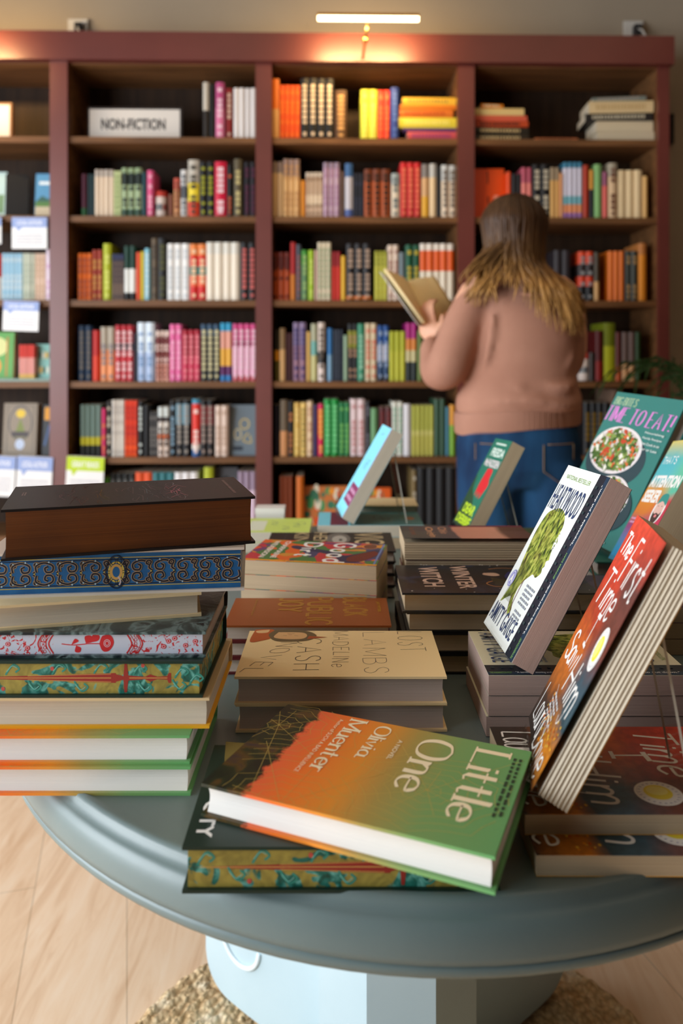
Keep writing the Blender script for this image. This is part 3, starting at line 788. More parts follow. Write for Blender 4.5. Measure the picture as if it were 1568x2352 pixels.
face_out(527, 588, 930, 4, 'slate grey book with gold rings', (110, 124, 134), d_ring, 1)
def d_face(f): f.disc(.5, .45, .38, .42, mat((16, 16, 16), .5)); f.ring(.5, .5, .2, .22, .004, mat((130, 130, 120), .5))
face_out(491, 544, 1075, 5, 'dark grey book with a black disc', (70, 70, 74), d_face, 1)
def d_patch(f):
    r2 = random.Random(3); cs_ = [(226, 80, 30), (240, 150, 40), (70, 150, 90), (236, 226, 200), (60, 120, 90), (230, 100, 40)]
    for i in range(34): f.disc(r2.random()*.9+.05, r2.random()*.86+.07, r2.uniform(.03, .09), r2.uniform(.05, .14), mat(r2.choice(cs_), .6), 10)
    f.ring(.78, .55, .09, .2, .008, mat((40, 44, 60), .5))
face_out(698, 806, 1118, 5, 'orange and green patterned picture book', (206, 120, 60), d_patch, 2, .04)
face_out(812, 898, 1122, 5, 'orange picture book with a dark ring', (226, 96, 30), d_patch, 2, .04)
def d_arrows(f): f.line([(.45, .95), (.45, .7)], .006, mat((90, 30, 10), .5)); f.disc(.72, .42, .1, .06, mat((240, 150, 120), .5)); f.line([(.45, .45), (.45, .3)], .008, mat((90, 30, 10), .5))
face_out(1090, 1160, 384, 1, 'bright orange book with small dark marks', (232, 78, 10), d_arrows, 3)
def d_land(f): f.rect(0, 1, 0, .25, mat((206, 190, 160), .6)); f.rect(0, 1, .25, .36, mat((90, 130, 70), .6)); f.poly([(0, .36), (.4, .5), (.8, .42), (1, .5), (1, .36)], mat((60, 100, 90), .6)); f.rect(.2, .9, .75, .82, mat((230, 240, 244), .5))
face_out(80, 117, 396, 1, 'blue landscape picture book', (90, 150, 190), d_land, 0)
face_out(14, 62, 398, 1, 'black book leaning', (30, 28, 28), None, 0, rot=12)
def d_wht(f): f.rect(.1, .9, .1, .5, mat((120, 150, 110), .6))
face_out(-30, 12, 392, 1, 'white and green book', (190, 214, 210), d_wht, 0)
def d_green(f):
    f.disc(.4, .7, .4, .2, mat((220, 220, 150), .6)); f.disc(.3, .3, .3, .2, mat((240, 160, 70), .6)); f.rect(.75, .8, .1, .9, mat((200, 120, 60), .6))
face_out(-40, 29, 762, 3, 'bright green illustrated book', (90, 160, 70), d_green, 0)
def d_teal(f):
    for i in range(8): f.disc(.15+.1*i, .3+.4*(i % 2), .09, .1, mat([(226, 230, 210), (60, 110, 100), (230, 190, 90)][i % 3], .6))
face_out(81, 117, 790, 3, 'teal illustrated book', (130, 190, 180), d_teal, 0)
def d_orn(f):
    f.disc(.5, .8, .14, .08, mat((226, 190, 50), .5)); f.ring(.5, .62, .34, .32, .004, mat((60, 60, 70), .5)); f.poly([(.5, .72), (.7, .35), (.3, .35)], mat((120, 130, 60), .5)); f.rect(.25, .75, .36, .46, mat((70, 60, 60), .5)); f.disc(.5, .22, .14, .1, mat((190, 200, 220), .5))
    f.line([(.1, .06), (.9, .06), (.9, .95), (.1, .95), (.1, .06)], .003, mat((70, 64, 60), .5))
face_out(6, 82, 926, 4, 'ornate grey brown fantasy book', (140, 124, 104), d_orn, 0, .05)
def d_yb(f): f.rect(.1, .9, .7, .95, mat((220, 150, 30), .5)); f.line([(.2, .2), (.7, .6)], .008, mat((60, 90, 140), .5))
face_out(97, 117, 930, 4, 'black book with a yellow top', (20, 22, 26), d_yb, 0)
z = SH[3]
mb = MB(); mb.box((-.16, 0, 0), (.16, .14, .012), mat((130, 150, 140), .5)); mb.box((-.155, .003, .002), (.157, .137, .0100), PG)
placed(mb, 'book', 'thin grey green book lying flat under the picture books of the first bay', 'book', 50, z+.0003, -.0, None)
# tins
def tin(pxl, row, yt, w_, lab):
    r = on_shelf('tin', lab, 'tin', pxl, row, .055, 'decorated tins'); h = shelf_z(pxl, yt, .055)-SH[row]
    b = MB(); b.lathe([(0, 0), (w_*.48, 0), (w_*.5, .004), (w_*.5, h*.9)], mat((222, 206, 196), .4), 28); b.build('body', r)
    l = MB(); l.lathe([(w_*.51, h*.78), (w_*.51, h*.97), (w_*.47, h), (0, h)], mat((190, 60, 50), .4), 28)
    for k in range(9):
        a = 2*PI*k/9; Mx = Matrix.Rotation(a, 4, 'Z') @ Matrix.Translation((0, -w_*.503, h*.38))
        l.add([(-.007, 0, -.012), (.007, 0, -.012), (.007, 0, .014), (-.007, 0, .014)], [(0, 1, 2, 3)], mat((150, 60, 60) if k % 2 else (70, 90, 100), .5), Mx)
    l.build('lid', r)
tin(370, 1, 441, .052, 'red and white patterned tin on the second shelf of the second bay')
tin(1339, 3, 810, .050, 'red and white tin right of the reader on the fourth bookcase shelf')
# signs
def sign(xa, xb, yt, yb, text, lab, ly=.08, frame=(40, 28, 22)):
    w_ = hw(xa, xb, ly); p = (xa+xb)/2; h = shelf_z(p, yt, ly)-SH[0]
    r = on_shelf('letter_sign', lab, 'sign', p, 0, ly)
    Mf = Matrix(((1, 0, 0, -w_/2), (0, 0, -1, 0), (0, 1, 0, 0), (0, 0, 0, 1)))
    fm = MB(); FM = mat(frame, .5)
    fm.box((-w_/2-.006, 0, 0), (w_/2+.01, .025, .004), FM); fm.box((-w_/2-.006, 0, h), (w_/2+.01, .025, h+.008), FM)
    fm.box((w_/2, 0, 0), (w_/2+.01, .025, h), FM); fm.box((-w_/2-.006, 0, 0), (-w_/2, .025, h), FM); fm.build('frame', r)
    pn = MB(); pn.box((-w_/2, .002, .004), (w_/2, .02, h), mat((228, 220, 210), .6))
    if text: Face(pn, Matrix.Translation((0, .0015, 0)) @ Mf, w_, h).text(text, .13, .84, .38, .72, mat((34, 30, 32), .6), .03)
    pn.build('panel', r)
sign(205, 413, 251, 314, 'NON-FICTION', 'white letter board reading NON-FICTION in a dark frame')
sign(-120, 22, 240, 314, '', 'white sign in a wooden frame at the left edge of the top shelf', frame=(150, 104, 60))
# cards hanging from the shelf edges
def card(xa, xb, yt, yb, lab, head, txt, tilt=0):
    p = (xa+xb)/2; z1 = shelf_z(p, yt, -.03); z0 = shelf_z(p, yb, -.03); w_ = hw(xa, xb, -.03); h = z1-z0
    r = empty('shelf_card', shelf_M(p, z1, -.027)); tag(r, lab, 'card', 'recommendation cards on the shelf edges')
    r.matrix_world = r.matrix_world @ Matrix.Rotation(math.radians(tilt), 4, 'Y')
    mb = MB(); WH = mat((240, 238, 236), .6)
    mb.extr([(-.0, -h), (.0006, -h), (.0006, -.002), (.026, .0), (.026, .0006), (0, .0006)], -w_/2, w_/2, WH, Matrix(((0, 1, 0, 0), (1, 0, 0, 0), (0, 0, 1, 0), (0, 0, 0, 1))))
    Mf = Matrix(((1, 0, 0, -w_/2), (0, 0, -1, -.0003), (0, 1, 0, -h), (0, 0, 0, 1)))
    f = Face(mb, Mf, w_, h); f.rect(0, 1, .68, 1, mat(head, .6)); f.poly([(.12, .69), (.3, .69), (.18, .55)], mat(head, .6))
    f.text(txt, .14, .86, .76, .9, mat((240, 240, 244), .6), .02); f.smallprint(.12, .9, .12, .5, 4, mat((200, 198, 204), .6), int(xa)+3)
    mb.build('card_sheet', r)
BL = (150, 168, 214)
card(27, 108, 499, 571, 'white card with a blue heading hanging under the second shelf', BL, 'LOCAL AUTHOR')
card(8, 90, 692, 760, 'white card with a blue heading hanging under the third shelf', BL, 'LOCAL AUTHOR', 2)
card(-80, 3, 499, 560, 'white card with a blue heading cut by the left edge of the photo', BL, 'LOCAL AUTHOR')
card(-46, 37, 1048, 1140, 'white card with a blue heading under the fifth shelf, left one of two', BL, 'LOCAL AUTHOR', 3)
card(40, 122, 1050, 1150, 'white card with a blue heading under the fifth shelf, beside the post', BL, 'LOCAL AUTHOR', 3)
card(154, 240, 1050, 1150, 'white card with a lime green heading at the second bay', (190, 214, 40), 'GREAT READS', 3)

# ================================================================== TABLE AND RUG
TX, TY, TZ = .08, 1.15, .76
def paint_shaded():
    t = NT('shaded_blue_paint', .38, .45)  # table paint darkened, so the tabletop's shade sits in the colour
    nz = t.noise(t.tc.outputs['Object'], 5, 5)
    t.bump(t.noise(t.mapping((1, 1, 1)), 160, 3), .12, .0006)
    return t.color(t.ramp(nz, [(.3, (100, 116, 116)), (.7, (112, 128, 127))]))
def paint_lit():
    t = NT('lit_blue_paint', .42, .4)  # the table's paint made paler for the pedestal, window light included in it
    t.bump(t.noise(t.tc.outputs['Object'], 120, 3), .08, .0006)
    return t.color(t.ramp(t.noise(t.tc.outputs['Object'], 5, 5), [(.3, (176, 198, 206)), (.7, (186, 206, 213))]))
TB, TP = paint_shaded(), paint_lit()
table = empty('round_table', Matrix.Translation((TX, TY, 0))); tag(table, 'round dusty blue pedestal table holding the stacks of books', 'table')
mb = MB(); q = .532/.555
prof = [(0, TZ), (.3, TZ), (.527*q+.01, TZ), (.534*q+.008, TZ+.0022), (.541*q+.005, TZ+.0018), (.545*q+.003, TZ-.0015), (.549*q, TZ-.006), (.553*q, TZ-.0075), (.5555*q, TZ-.010), (.5575*q, TZ-.015), (.559*q, TZ-.022), (.5593*q, TZ-.030), (.5588*q, TZ-.0355), (.5572*q, TZ-.0362), (.5572*q, TZ-.0370), (.5585*q, TZ-.0376), (.557*q, TZ-.044), (.554*q, TZ-.048), (.545*q, TZ-.05), (.30, TZ-.05), (0, TZ-.05)]
mb.lathe(prof, TB, 128, None, .955, 1.165); mb.build('tabletop', table)
mb = MB(); mb.lathe([(.0, TZ-.05), (.2, TZ-.05), (.19, TZ-.07), (.11, TZ-.085), (.075, TZ-.12), (.06, TZ-.2), (.085, TZ-.29), (.092, TZ-.34), (.075, TZ-.375), (.088, TZ-.385), (.094, .362), (.085, .345), (0, .345)], TP, 64); 
mb.build('turned_column', table)
mb = MB(); ap = .112; oc = [(ap/math.cos(PI/8)*math.cos(PI/8+k*PI/4), ap/math.cos(PI/8)*math.sin(PI/8+k*PI/4)) for k in range(8)]
for z0, z1, s0, s1 in ((.04, .335, 1, 1), (.335, .345, 1, .9)):
    vs = [(x*s0, y*s0, z0) for x, y in oc]+[(x*s1, y*s1, z1) for x, y in oc]
    mb.add(vs, [(i, (i+1) % 8, 8+(i+1) % 8, 8+i) for i in range(8)]+[tuple(range(8, 16)), tuple(reversed(range(8)))], TP)
mb.build('octagonal_block', table)
def leg():
    mb = MB(); out = cr([(.09, .035), (.20, .03), (.30, .028), (.355, .034), (.385, .062), (.392, .11), (.375, .165), (.33, .20), (.26, .215), (.19, .24), (.14, .29), (.09, .33)], 6)
    mb.extr(out, -.032, .032, TP)
    for s_ in (-1, 1):
        g = [(.30+.045*math.cos(a), s_*.0335, .150+.045*math.sin(a)) for a in [PI*1.02+PI*i/16 for i in range(16)]]
        mb.tube(g, .004, mat((226, 238, 242), .3), 6)
    mb.box((.30, -.02, .0142), (.35, .02, .034), TP)
    return mb
for a in (140, 40, 220, 320):
    if a in (220, 320): continue
    o = leg().build('leg', table); o.rotation_euler = (0, 0, math.radians(a))
o = leg().build('leg', table); o.rotation_euler = (0, 0, PI/2)
mb = MB(); mb.lathe([(0, .0142), (.13, .0142), (.13, .03), (.12, .045), (0, .045)], TP, 8, Matrix.Rotation(PI/8, 4, 'Z'), smooth=False); mb.build('base_plate', table)

def jute():
    t = NT('braided_jute', .9, .1)
    v = t.n('TexVoronoi'); v.inputs['Scale'].default_value = 95; t.l(t.mapping((1, 1.0, 1)), v.inputs['Vector'])
    nz = t.noise(t.tc.outputs['Object'], 30, 4)
    c = t.ramp(nz, [(.3, (216, 180, 130)), (.55, (240, 214, 172)), (.75, (250, 234, 204))])
    d = t.ramp(v.outputs['Distance'], [(.2, (255, 255, 255)), (.8, (150, 118, 84))])
    c = t.mix(.5, c, d, 'MULTIPLY')
    inv = t.n('Math', operation='SUBTRACT'); inv.inputs[0].default_value = 1; t.l(v.outputs['Distance'], inv.inputs[1])
    t.bump(inv.outputs[0], .9, .006)
    return t.color(c)
mb = MB(); pr = [(0.001, .012)]; r_ = .02
JM = jute(); NS, NR = 160, 30
vs = []; fs = []
for j in range(NR*3+1):
    rr = .005+.5*j/(NR*3)
    for i in range(NS*2):
        a = 2*PI*i/(NS*2); ph = j/3*2*PI
        z = .014+.0035*math.cos(ph)+.002*math.sin(i*PI/2+(j//3)*1.7)*(1 if j > 6 else 0)
        if j == NR*3: z = .001
        poly_r = rr*(1+.012*math.cos(8*a))
        vs.append((math.cos(a)*poly_r, math.sin(a)*poly_r, z))
for j in range(NR*3):
    for i in range(NS*2):
        k = (i+1) % (NS*2); fs.append((j*NS*2+i, j*NS*2+k, (j+1)*NS*2+k, (j+1)*NS*2+i))
mb.add(vs, fs, JM, None, True)
o = mb.build('jute_rug'); o.location = (.08, 1.06, .0); tag(o, 'round braided jute rug on the wooden floor under the blue table', 'rug')

# ================================================================== BOOKS ON THE TABLE
BLK = mat((16, 15, 16), .45); WHT = mat((238, 236, 230), .5); CRM = mat((236, 206, 150), .5)
S_ = 'stack of books at the left of the table'
# --- little one
def little_cover():
    t = NT('green_orange_jacket', .42, .45)
    L = .2216
    v = t.axis(1, 0, L)
    base = t.ramp(v, [(.14, (236, 98, 62)), (.28, (244, 118, 36)), (.45, (230, 146, 44)), (.58, (172, 150, 76)), (.75, (122, 164, 98)), (1.0, (102, 166, 102))])
    w1 = t.axis(1, 0, L, .16, 60)
    dk = t.ramp(t.noise(t.mapping((1, 1, 1)), 40, 4, 1), [(.35, (16, 22, 10)), (.5, (30, 42, 16)), (.62, (84, 60, 18)), (.75, (52, 40, 44))])
    sel = t.ramp(w1, [(.15, (255, 255, 255)), (.17, (0, 0, 0))])
    return t.color(t.mix(sel, base, dk))
LITTLE = little_cover(); LIT_TXT = mat((252, 238, 200), .5); WEB = mat((206, 178, 92), .5)
def little_front(f):
    for cx, cy, n0 in ((.62, .72, 7), (.3, .05, 8), (1.0, .3, 6)):
        for k in range(9):
            a = k*2*PI/9+.3; f.line([(cx, cy), (cx+.9*math.cos(a)*.7, cy+.55*math.sin(a)*.7)] if 0 < cx+.63*math.cos(a) < 1 and 0 < cy+.385*math.sin(a) < 1 else [(cx, cy), (min(1, max(0, cx+.2*math.cos(a))), min(1, max(0, cy+.2*math.sin(a))))], .0003, WEB)
        for r_ in range(1, n0):
            pts = []
            for k in range(28):
                a = k*2*PI/27; rr = .05*r_*(1-.12*abs(math.sin(4.5*a)))
                x, y = cx+rr*1.2*math.cos(a), cy+rr*math.sin(a)
                if 0 < x < .995 and 0 < y < .995: pts.append((x, y))
                else:
                    if len(pts) > 2: f.line(pts, .0003, WEB)
                    pts = []
            if len(pts) > 2: f.line(pts, .0003, WEB)
    f.pen('Little', .10, .80, .81, .935, LIT_TXT, .0014, .0056, True, gap=.16)
    f.pen('One', .13, .66, .605, .735, LIT_TXT, .0014, .0056, True, gap=.18)
    f.pen('Olivia', .09, .47, .415, .475, LIT_TXT, .0009, .0029, True, gap=.17)
    f.pen('Muenter', .06, .68, .295, .365, LIT_TXT, .0009, .0029, True, gap=.17)
    f.text('A NOVEL', .2, .42, .525, .543, LIT_TXT, .01)
    f.text('Author of SUCH A BAD INFLUENCE', .1, .72, .255, .272, LIT_TXT)
    f.smallprint(.15, .72, .945, .985, 2, mat((34, 60, 40), .5), 4)
def little(label, group=None): return book(label, .15, .2216, .025, LITTLE, P_WHITE, True, front=little_front, group=group, spine=LITTLE)
lay(little('white paged hardcover with orange to green cover edges, lowest of the left stack'), -.352, .669, .353, .025, 0, .15)
lay(little('white paged hardcover with orange to green cover edges, second lowest of the left stack'), -.3535, .672, .328, .025, .3, .15)
# --- golden yellow based hardcover
lay(book('cream paged hardcover with a golden yellow back board in the left stack', .152, .235, .027, mat((214, 186, 140), .5), P_CREAM, True, back=mat((232, 170, 30), .45)), -.352, .685, .301, .027, .2, .152)
# --- sword edge
def foliage(name, base, leaf, leaf2, dark, sc=34):
    t = NT(name, .5, .4)
    n1 = t.noise(t.mapping((1, 1, 1)), sc, 2, 1.8); n2 = t.noise(t.mapping((1, 1, 1), (3, 1, 2)), sc*1.6, 3, 2.2)
    b = t.ramp(n2, [(.35, tuple(int(v*.82) for v in base)), (.65, base)])
    l = t.ramp(n2, [(.3, dark), (.5, leaf), (.68, leaf2)])
    sel = t.ramp(n1, [(.50, (0, 0, 0)), (.53, (255, 255, 255))])
    return t.color(t.mix(sel, b, l))
SWE = foliage('green_gold_leaf_print', (166, 148, 66), (30, 110, 96), (110, 180, 166), (24, 66, 50))
RED = mat((150, 44, 34), .5); GOLD = mat((206, 160, 84), .45)
def sword(f):
    h = f.h/f.w
    def P(pts, m): f.poly(pts, m)
    P([(.02, .50), (.30, .57), (.66, .66), (.66, .34), (.30, .43)], RED); f.line([(.04, .5), (.64, .5)], .0006, GOLD)
    f.line([(.3, .56), (.64, .63)], .0004, GOLD); f.line([(.3, .44), (.64, .37)], .0004, GOLD)
    P([(.66, .62), (.70, .54), (.70, .46), (.66, .38)], RED)
    P([(.695, .04), (.705, .04), (.712, .5), (.705, .96), (.695, .96), (.69, .5)], RED); P([(.71, .58), (.78, .54), (.80, .62), (.83, .54), (.87, .56), (.875, .66), (.885, .66), (.885, .34), (.875, .34), (.87, .44), (.83, .46), (.80, .38), (.78, .46), (.71, .42)], RED)
    f.line([(.715, .5), (.87, .5)], .0006, GOLD)
    for cx, cy, s_ in ((.06, .75, 1), (.16, .3, -1), (.24, .8, 1), (.33, .22, -1), (.43, .82, 1), (.52, .2, -1), (.6, .84, 1), (.76, .8, 1), (.78, .2, -1), (.93, .7, 1), (.92, .25, -1), (.99, .5, 1)):
        lf = mat((52, 138, 120), .5); l2 = mat((120, 190, 176), .5)
        f.line([(cx-.03, cy-.2*s_), (cx, cy+.12*s_), (cx+.025, cy), (cx+.01, cy-.12*s_)], .0016, lf, True)
        f.line([(cx-.026, cy-.1*s_), (cx-.004, cy+.08*s_), (cx+.016, cy+.02)], .0006, l2, True)
    for cx, cy in ((.4, .8), (.77, .9), (.2, .15)): f.disc(cx, cy, .008, .07, mat((196, 80, 66), .5), 8)
GRN = mat((20, 44, 34), .4)
def sword_front(f):
    f.poly([(.0, .04), (.5, .10), (.75, .3), (.7, .6), (.2, .7)], mat((120, 104, 50), .5), True)
    for i in range(14): f.disc(.82+.05*math.sin(i*2.1), .26+.03*i, .03, .012, mat((206, 196, 140), .5), 8)
    for i in range(7): f.line([(.5+.04*i, .12), (.7-.02*i, .3+.03*i)], .0006, mat((170, 150, 70), .5))
    f.text('CITY', .62, .93, .03, .085, WHT, .03)
lay(book('dark green hardcover with sprayed gold leaf edge and red sword in the left stack', .146, .225, .0325, GRN, SWE, True, fore=sword), -.348, .686, .2685, .0325, 0, .146)
lay(book('dark hardcover with red sword on a gold leaf edge, under the orange and green book', .15, .225, .033, GRN, SWE, True, fore=sword, front=sword_front, head=P_CREAM, spine=GRN), -.1125, .5466, .345, .033, .2, .15)
o = little('orange and green hardcover lying tilted on the dark book at the table front'); lay(o, -.1057, .5833, .320, .025, math.degrees(-.400), .15)
# --- rose edge
def rose_pg():
    t = NT('rose_print_edge', .5, .4)
    n1 = t.noise(t.mapping((1, 1, 1)), 120, 2, 2.5)
    sel = t.ramp(n1, [(.57, (0, 0, 0)), (.59, (255, 255, 255))])
    v = t.axis(1, 0, .225)
    clear = t.ramp(v, [(.385, (255, 255, 255)), (.39, (0, 0, 0)), (.69, (0, 0, 0)), (.695, (255, 255, 255))])
    sel = t.mix(1.0, sel, clear, 'MULTIPLY')
    return t.color(t.mix(sel, (196, 200, 212), (196, 40, 44)))
ROSE = mat((200, 36, 40), .5)
def rose(f):
    # long-stemmed rose in an oval window between scroll frames
    f.line([(.42, .5), (.47, .44), (.53, .5), (.58, .5)], .0009, ROSE, True)
    for pts in ([(.46, .45), (.475, .75), (.49, .62)], [(.48, .42), (.475, .12), (.495, .08), (.5, .3)], [(.52, .52), (.515, .85), (.54, .9), (.548, .6)], [(.53, .55), (.55, .95), (.575, .9), (.57, .65)]): f.poly(pts, ROSE, True)
    f.poly([(.575, .5), (.585, .85), (.605, .93), (.625, .88), (.635, .55), (.62, .2), (.6, .1), (.585, .2)], ROSE, True)
    for r_ in (.6, .35): f.ring(.607, .52, .022*r_, .3*r_, .0004, mat((206, 208, 216), .5), 16)
    for x0, s_ in ((.375, -1), (.70, 1)):
        for d_, w_ in ((0, .0012), (.012, .0005), (.036, .0005), (.044, .0012)):
            f.line([(x0+s_*(d_-.012), .02), (x0+s_*(d_+.008), .5), (x0+s_*(d_-.012), .98)], w_, ROSE, True)
        for k in range(5):
            yy = .12+.19*k; f.ring(x0+s_*(.024), yy, .006, .07, .0005, ROSE, 12)
    for cx, cy in ((.86, .62), (.885, .75), (.84, .35), (.93, .4), (.2, .5), (.1, .6), (.28, .3), (.97, .6)):
        f.disc(cx, cy, .011, .12, ROSE, 9); f.ring(cx, cy, .006, .07, .0004, mat((206, 208, 216), .5), 10)
def marble(name, a, b, c):
    t = NT(name, .3, .5); n = t.noise(t.mapping((1, 1, 1)), 22, 6, 2.5)
    return t.color(t.ramp(n, [(.35, a), (.5, b), (.58, c), (.65, a)]))
lay(book('hardcover with a red rose printed on its pale blue edge in the left stack', .146, .225, .023, marble('dark_marbled_jacket', (26, 34, 38), (50, 66, 66), (110, 130, 128)), rose_pg(), True, fore=rose, spine=mat((30, 34, 38), .5), head=P_GREY), -.3465, .692, .2455, .023, .6, .146)
lay(book('cream paged book turned askew in the middle of the left stack', .128, .2, .0225, mat((232, 208, 160), .5), P_CREAM, True), -.328, .692, .223, .0225, 13, .128)
# --- blue ornament edge
def blue_pg():
    t = NT('blue_sprayed_edge', .42, .4); n = t.noise(t.mapping((1, 1, 1)), 60, 3)
    return t.color(t.ramp(n, [(.3, (28, 88, 140)), (.7, (40, 104, 156))]))
def scrolls(f):
    NV = mat((14, 20, 40), .5); YL = mat((206, 178, 70), .4); BZ = mat((170, 140, 100), .4); DOT = mat((170, 200, 216), .5); TL = mat((30, 120, 160), .5)
    for y in (.135, .865): f.line([(0, y), (1, y)], .0007, YL)
    for y in (.185, .815): f.line([(0, y), (1, y)], .0009, NV)
    n = 11
    for k in range(n):
        if k == 5: continue
        cx = (k+.5)/n+ (0.0); s_ = -1 if k < 5 else 1
        for up in (1, -1):
            def C(a, b, off=0): return (cx+s_*a*.043, .5+up*b)
            for m_, wd, e in ((BZ, .0026, 0), (NV, .0016, 0)):
                f.line([C(.9, .04), C(.95, .2), C(.2, .28), C(-.55, .2), C(-.5, .06), C(.0, .04), C(.15, .14), C(-.1, .18)], wd, m_, True)
                f.line([C(-.9, .02), C(-1.2, .1), C(-1.0, .24), C(-1.3, .27), C(-1.45, .2), C(-1.2, .17)], wd*.9, m_, True)
            f.disc(*C(-.2, .295), .0035, .024, DOT, 8); f.disc(*C(-1.0, .0), .003, .02, YL, 8); f.disc(*C(.9, .26), .003, .02, DOT, 8)
    f.disc(.5, .5, .034, .27, mat((28, 92, 144), .5)); 
    f.ring(.5, .5, .041, .42, .0008, NV); f.ring(.5, .5, .029, .25, .0016, YL)
    for k in range(8): f.ring(.5+.031*math.cos(k*PI/4+.4), .5+.3*math.sin(k*PI/4+.4), .009, .09, .0007, NV, 12)
    f.ring(.5, .5, .02, .17, .0024, GOLD, 24); f.line([(.507, .38), (.517, .26), (.512, .16)], .0014, mat((196, 180, 180), .5), True)
lay(book('thick book with blue edge covered in gold and navy scrollwork in the left stack', .15, .24, .0415, mat((214, 200, 184), .5), blue_pg(), True, fore=scrolls, back=mat((214, 206, 196), .5)), -.3317, .7158, .1815, .0415, 6.5, .15)
# --- black book on top
def black_pg():
    t = NT('bronze_stained_pages', .55, .35); n = t.noise(t.mapping((3, 3, 900)), 1, 3); n2 = t.noise(t.mapping((1, 1, 1)), 9, 3)
    c = t.ramp(n, [(.3, (66, 32, 10)), (.7, (100, 54, 18))]); c = t.mix(.4, c, t.ramp(n2, [(.3, (96, 56, 30)), (.7, (150, 84, 24))]))
    t.bump(n, .25, .0005); return t.color(c)
def black_front(f):
    r2 = random.Random(5); FO = mat((110, 70, 62), .28, .9); FR2 = mat((190, 70, 90), .25, .9); BK = mat((6, 5, 6), .2)
    for i in range(60):
        y = r2.uniform(.2, .72); x = r2.uniform(.15, .85); l = r2.uniform(.05, .3)
        f.line([(x, y), (x+l*.3, y+r2.uniform(-.02, .02)), (min(.97, x+l), y+r2.uniform(-.03, .03))], .0005, BK if i % 2 else FO, True)
    for i in range(14):
        y = r2.uniform(.62, .72); x = r2.uniform(.3, .8); f.line([(x, y), (min(.98, x+.12), y+r2.uniform(-.06, .06))], .0006, FR2)
    f.smallprint(.2, .85, .92, .945, 1, FO, 3); f.smallprint(.35, .48, .045, .065, 2, mat((150, 120, 110), .4), 2)
lay(book('thick black hardcover with bronze brown page edges on top of the left stack', .135, .2287, .046, mat((26, 22, 23), .42), black_pg(), True, front=black_front), -.3024, .688, .135, .046, 17.3, .135)

# --- hand lettered cream book
def lamb_front(f):
    INK = mat((60, 54, 52), .6); INK2 = mat((96, 84, 78), .6)
    f.pen('LOST', .06, .50, .80, .94, INK, .0007, gap=.35, jit=.06)
    f.pen('LAMBS', .08, .93, .61, .74, INK2, .0006, gap=.3, jit=.07)
    f.pen('MADELINe', .05, .82, .455, .545, INK, .0006, gap=.28, jit=.05)
    f.pen('CASH', .22, .88, .27, .40, INK, .0009, gap=.3, jit=.04)
    f.pen('A', .03, .11, .27, .36, INK2, .0005)
    f.pen('NOVEL', .32, .92, .0, .10, INK2, .0006, gap=.3, jit=.06, warp=lambda p: (p[0], p[1]+.19-.17*(p[0]-.3)/.6))
    f.poly([(.02, .03), (.3, .02), (.27, .09), (.2, .13), (.02, .13)], mat((190, 92, 36), .6), True)
    f.poly([(.03, .14), (.14, .11), (.28, .15), (.30, .24), (.27, .33), (.17, .37), (.07, .33), (.02, .24)], mat((110, 92, 60), .6), True)
    f.poly([(.08, .16), (.2, .14), (.245, .2), (.24, .29), (.17, .32), (.09, .29)], mat((226, 180, 124), .6), True)
    f.poly([(.17, .33), (.24, .32), (.2, .43)], mat((176, 84, 40), .6)); f.poly([(.02, .11), (.09, .1), (.1, .05), (.05, .04)], mat((232, 190, 136), .6), True)
    for y in (.19, .25): f.line([(.16, y), (.17, y+.02)], .0005, INK)
    f.line([(.14, .215), (.145, .235)], .0006, mat((150, 50, 40), .6)); f.line([(.11, .21), (.12, .235), (.11, .25)], .0005, INK, True)
    f.line([(.08, .16), (.2, .14), (.245, .2), (.24, .29), (.17, .32), (.09, .29), (.08, .16)], .0004, INK, True)
def lamb(label): return book(label, .137, .2136, .0285, mat((252, 224, 168), .5), P_GREY, True, front=lamb_front)
lay(lamb('cream hardcover with childlike handwritten title lying in front of the brown book'), -.1077, .779, .3205, .0285, 0, .137)
lay(lamb('cream hardcover lying directly under the hand lettered one'), -.1068, .781, .3492, .0285, .5, .137)
# --- brown book with gold inline letters
BRN = mat((146, 74, 24), .45)
def bpj_front(f):
    GL = mat((196, 146, 40), .4); 
    for s_, box in (('BLACK', (.02, .68, .72, .86)), ('PUBLIC', (-.0, .97, .49, .64)), ('JOY', (.08, .55, .30, .45))):
        x0, x1, y0, y1 = box; x0 = max(x0, .03)
        f.pen(s_, x0, x1, y0, y1, GL, .0040, gap=.24); f.pen(s_, x0, x1, y0, y1, BRN, .0028, gap=.24); f.pen(s_, x0, x1, y0, y1, GL, .0017, gap=.24); f.pen(s_, x0, x1, y0, y1, BRN, .0006, gap=.24)
    f.text('JAY PITTER', .2, .56, .925, .95, GL, .015); f.text('Notes on Shared Space', .12, .68, .135, .155, mat((170, 126, 40), .45), .0)
lay(book('brown hardcover with gold inline lettering behind the cream handwritten book', .112, .2, .0195, BRN, P_GREY, True, front=bpj_front, back=mat((96, 22, 26), .5)), -.1404, .925, .3195, .0195, 0, .112)
RD = mat((92, 22, 28), .5)
lay(book('dark red covered book, middle one under the brown hardcover', .112, .2, .0195, RD, P_GREY, True), -.1414, .926, .339, .0195, 0, .112)
lay(book('dark red covered book, lowest one under the brown hardcover', .112, .2, .0195, RD, P_GREY, True), -.1404, .925, .3585, .0195, 0, .112)
